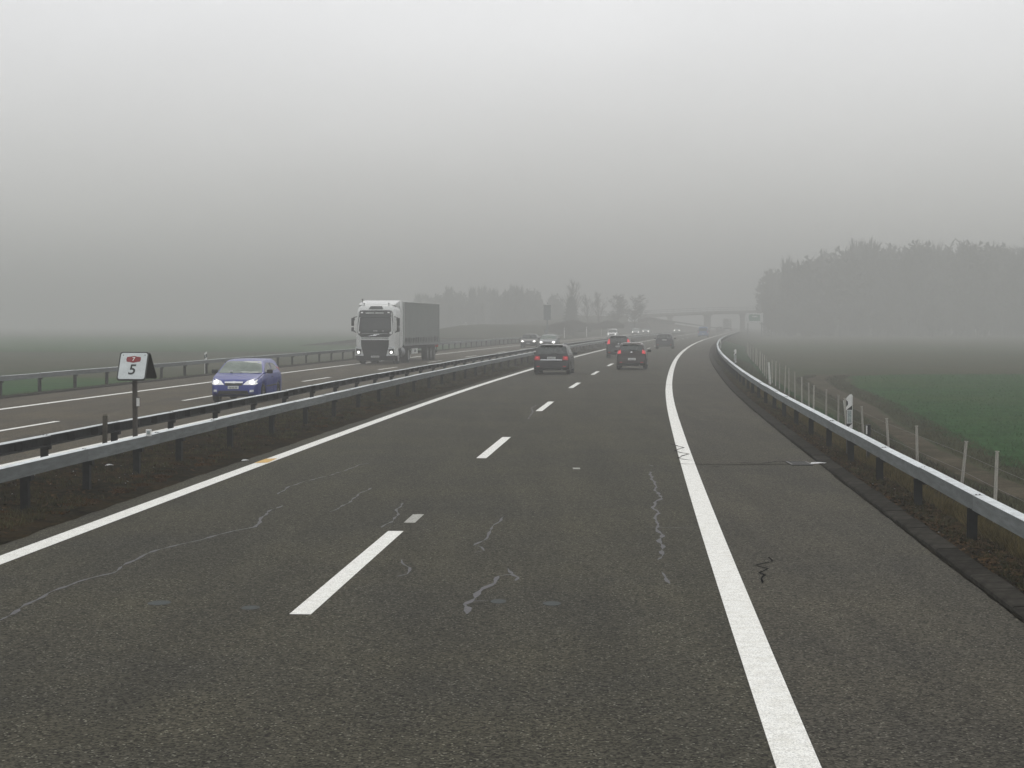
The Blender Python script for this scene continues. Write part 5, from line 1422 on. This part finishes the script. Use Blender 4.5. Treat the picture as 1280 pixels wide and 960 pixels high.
# far woods: masses of trees, drawn as one object each
protos = []
for sd_ in (21, 22, 23):
    s = branch_tree(1.0, sd_, .52, 3, .02, 1.1, .006, .6)
    zmax = max(b.z for a, b, *_ in s); s = [(a / zmax, b / zmax, r0, r1, lv) for a, b, r0, r1, lv in s]
    protos.append(tree_arrays(s, 3))
cproto = conifer_arrays(1.0, .20, 9, 900)
def crown_leaves(n, seed):   # dense clump of twig ends for the body of the crown
    rs = np.random.default_rng(seed); d = rs.normal(size=(n, 3)); d /= np.linalg.norm(d, axis=1)[:, None]
    c = d * (rs.random(n) ** .4)[:, None] * np.array([.24, .24, .36]) + np.array([0, 0, .62])
    s = rs.uniform(.015, .04, n); a = rs.normal(size=(n, 3)); a /= np.linalg.norm(a, axis=1)[:, None]; b = rs.normal(size=(n, 3)); b /= np.linalg.norm(b, axis=1)[:, None]
    v = np.empty((n, 3, 3), dtype=np.float32); v[:, 0] = c - a * s[:, None]; v[:, 1] = c + a * s[:, None]; v[:, 2] = c + b * (s * 2)[:, None]
    return v.reshape(-1, 3), np.arange(3 * n).reshape(-1, 3)
lproto = crown_leaves(900, 4)
def wood(name, pts, label, m, con=.3, leafy=1.0):
    V, F, o = [], [], 0
    for (x, y, z, h) in pts:
        parts = [cproto] if random.random() < con else ([random.choice(protos), lproto] if random.random() < leafy else [random.choice(protos)])
        a = random.uniform(0, 6.283); ca, sa = math.cos(a), math.sin(a); sx = random.uniform(.8, 1.25)
        for pv_, pf_ in parts:
            q = np.stack([(pv_[:, 0] * ca - pv_[:, 1] * sa) * h * sx + x, (pv_[:, 0] * sa + pv_[:, 1] * ca) * h * sx + y, pv_[:, 2] * h + z], 1)
            V.append(q); F.append(pf_ + o); o += len(q)
    return tag(tri_obj(name, np.concatenate(V), np.concatenate(F), m), label, kind='stuff')
rr_ = random.Random(5)
right = []
for i in range(210):
    xp = 952 + rr_.random() ** .9 * 430; d = 490 + rr_.random() * 110
    top = 2.5 + np.interp(xp, [950, 975, 1050, 1150, 1280, 1380], [52, 70, 96, 122, 148, 160]) / 2290 * d
    right.append((px(xp, d), d, -1.3, min(27.5, (top + 1.2) * rr_.uniform(.45, 1.06))))
for i in range(130):
    xp = 948 + rr_.random() * 430; d = 470 + rr_.random() * 60
    right.append((px(xp, d), d, -1.6 - rr_.random() * 2, rr_.uniform(6, 11)))
wood('wood', right, 'dark wood on the right dissolving into the fog', M['twig'], .06, .5)
left = []
for i in range(90):
    u = rr_.random(); xp = 505 + u * 200; d = 440 + rr_.random() * 80
    hp = np.interp(xp, [505, 560, 620, 690, 705], [9, 12, 13, 12, 9]) * rr_.uniform(.5, 1.1)
    left.append((px(xp, d * 1.18), d * 1.18, -1.1, hp * 1.1))
wood('wood', left, 'dark wood behind the truck dissolving into the fog', M['needles'], .3, .5)

# ------------------------------------------------------------------ the fog
hz = MB().box((0, 200, 13.2), (7000, 7400, 30.4)).build('haze', M['litter'])
hm = bpy.data.materials.new('fog_air'); hm.use_nodes = True
nt = hm.node_tree; nt.nodes.clear()
ho = nt.nodes.new('ShaderNodeOutputMaterial'); hv = nt.nodes.new('ShaderNodeVolumePrincipled')
hv.inputs['Color'].default_value = (0.62, 0.625, 0.615, 1)
hv.inputs['Density'].default_value = HAZE_DENSITY
hv.inputs['Anisotropy'].default_value = 0.25
nt.links.new(hv.outputs[0], ho.inputs['Volume'])
hz.data.materials.clear(); hz.data.materials.append(hm)
tag(hz, 'grey morning fog over the whole scene', kind='stuff')
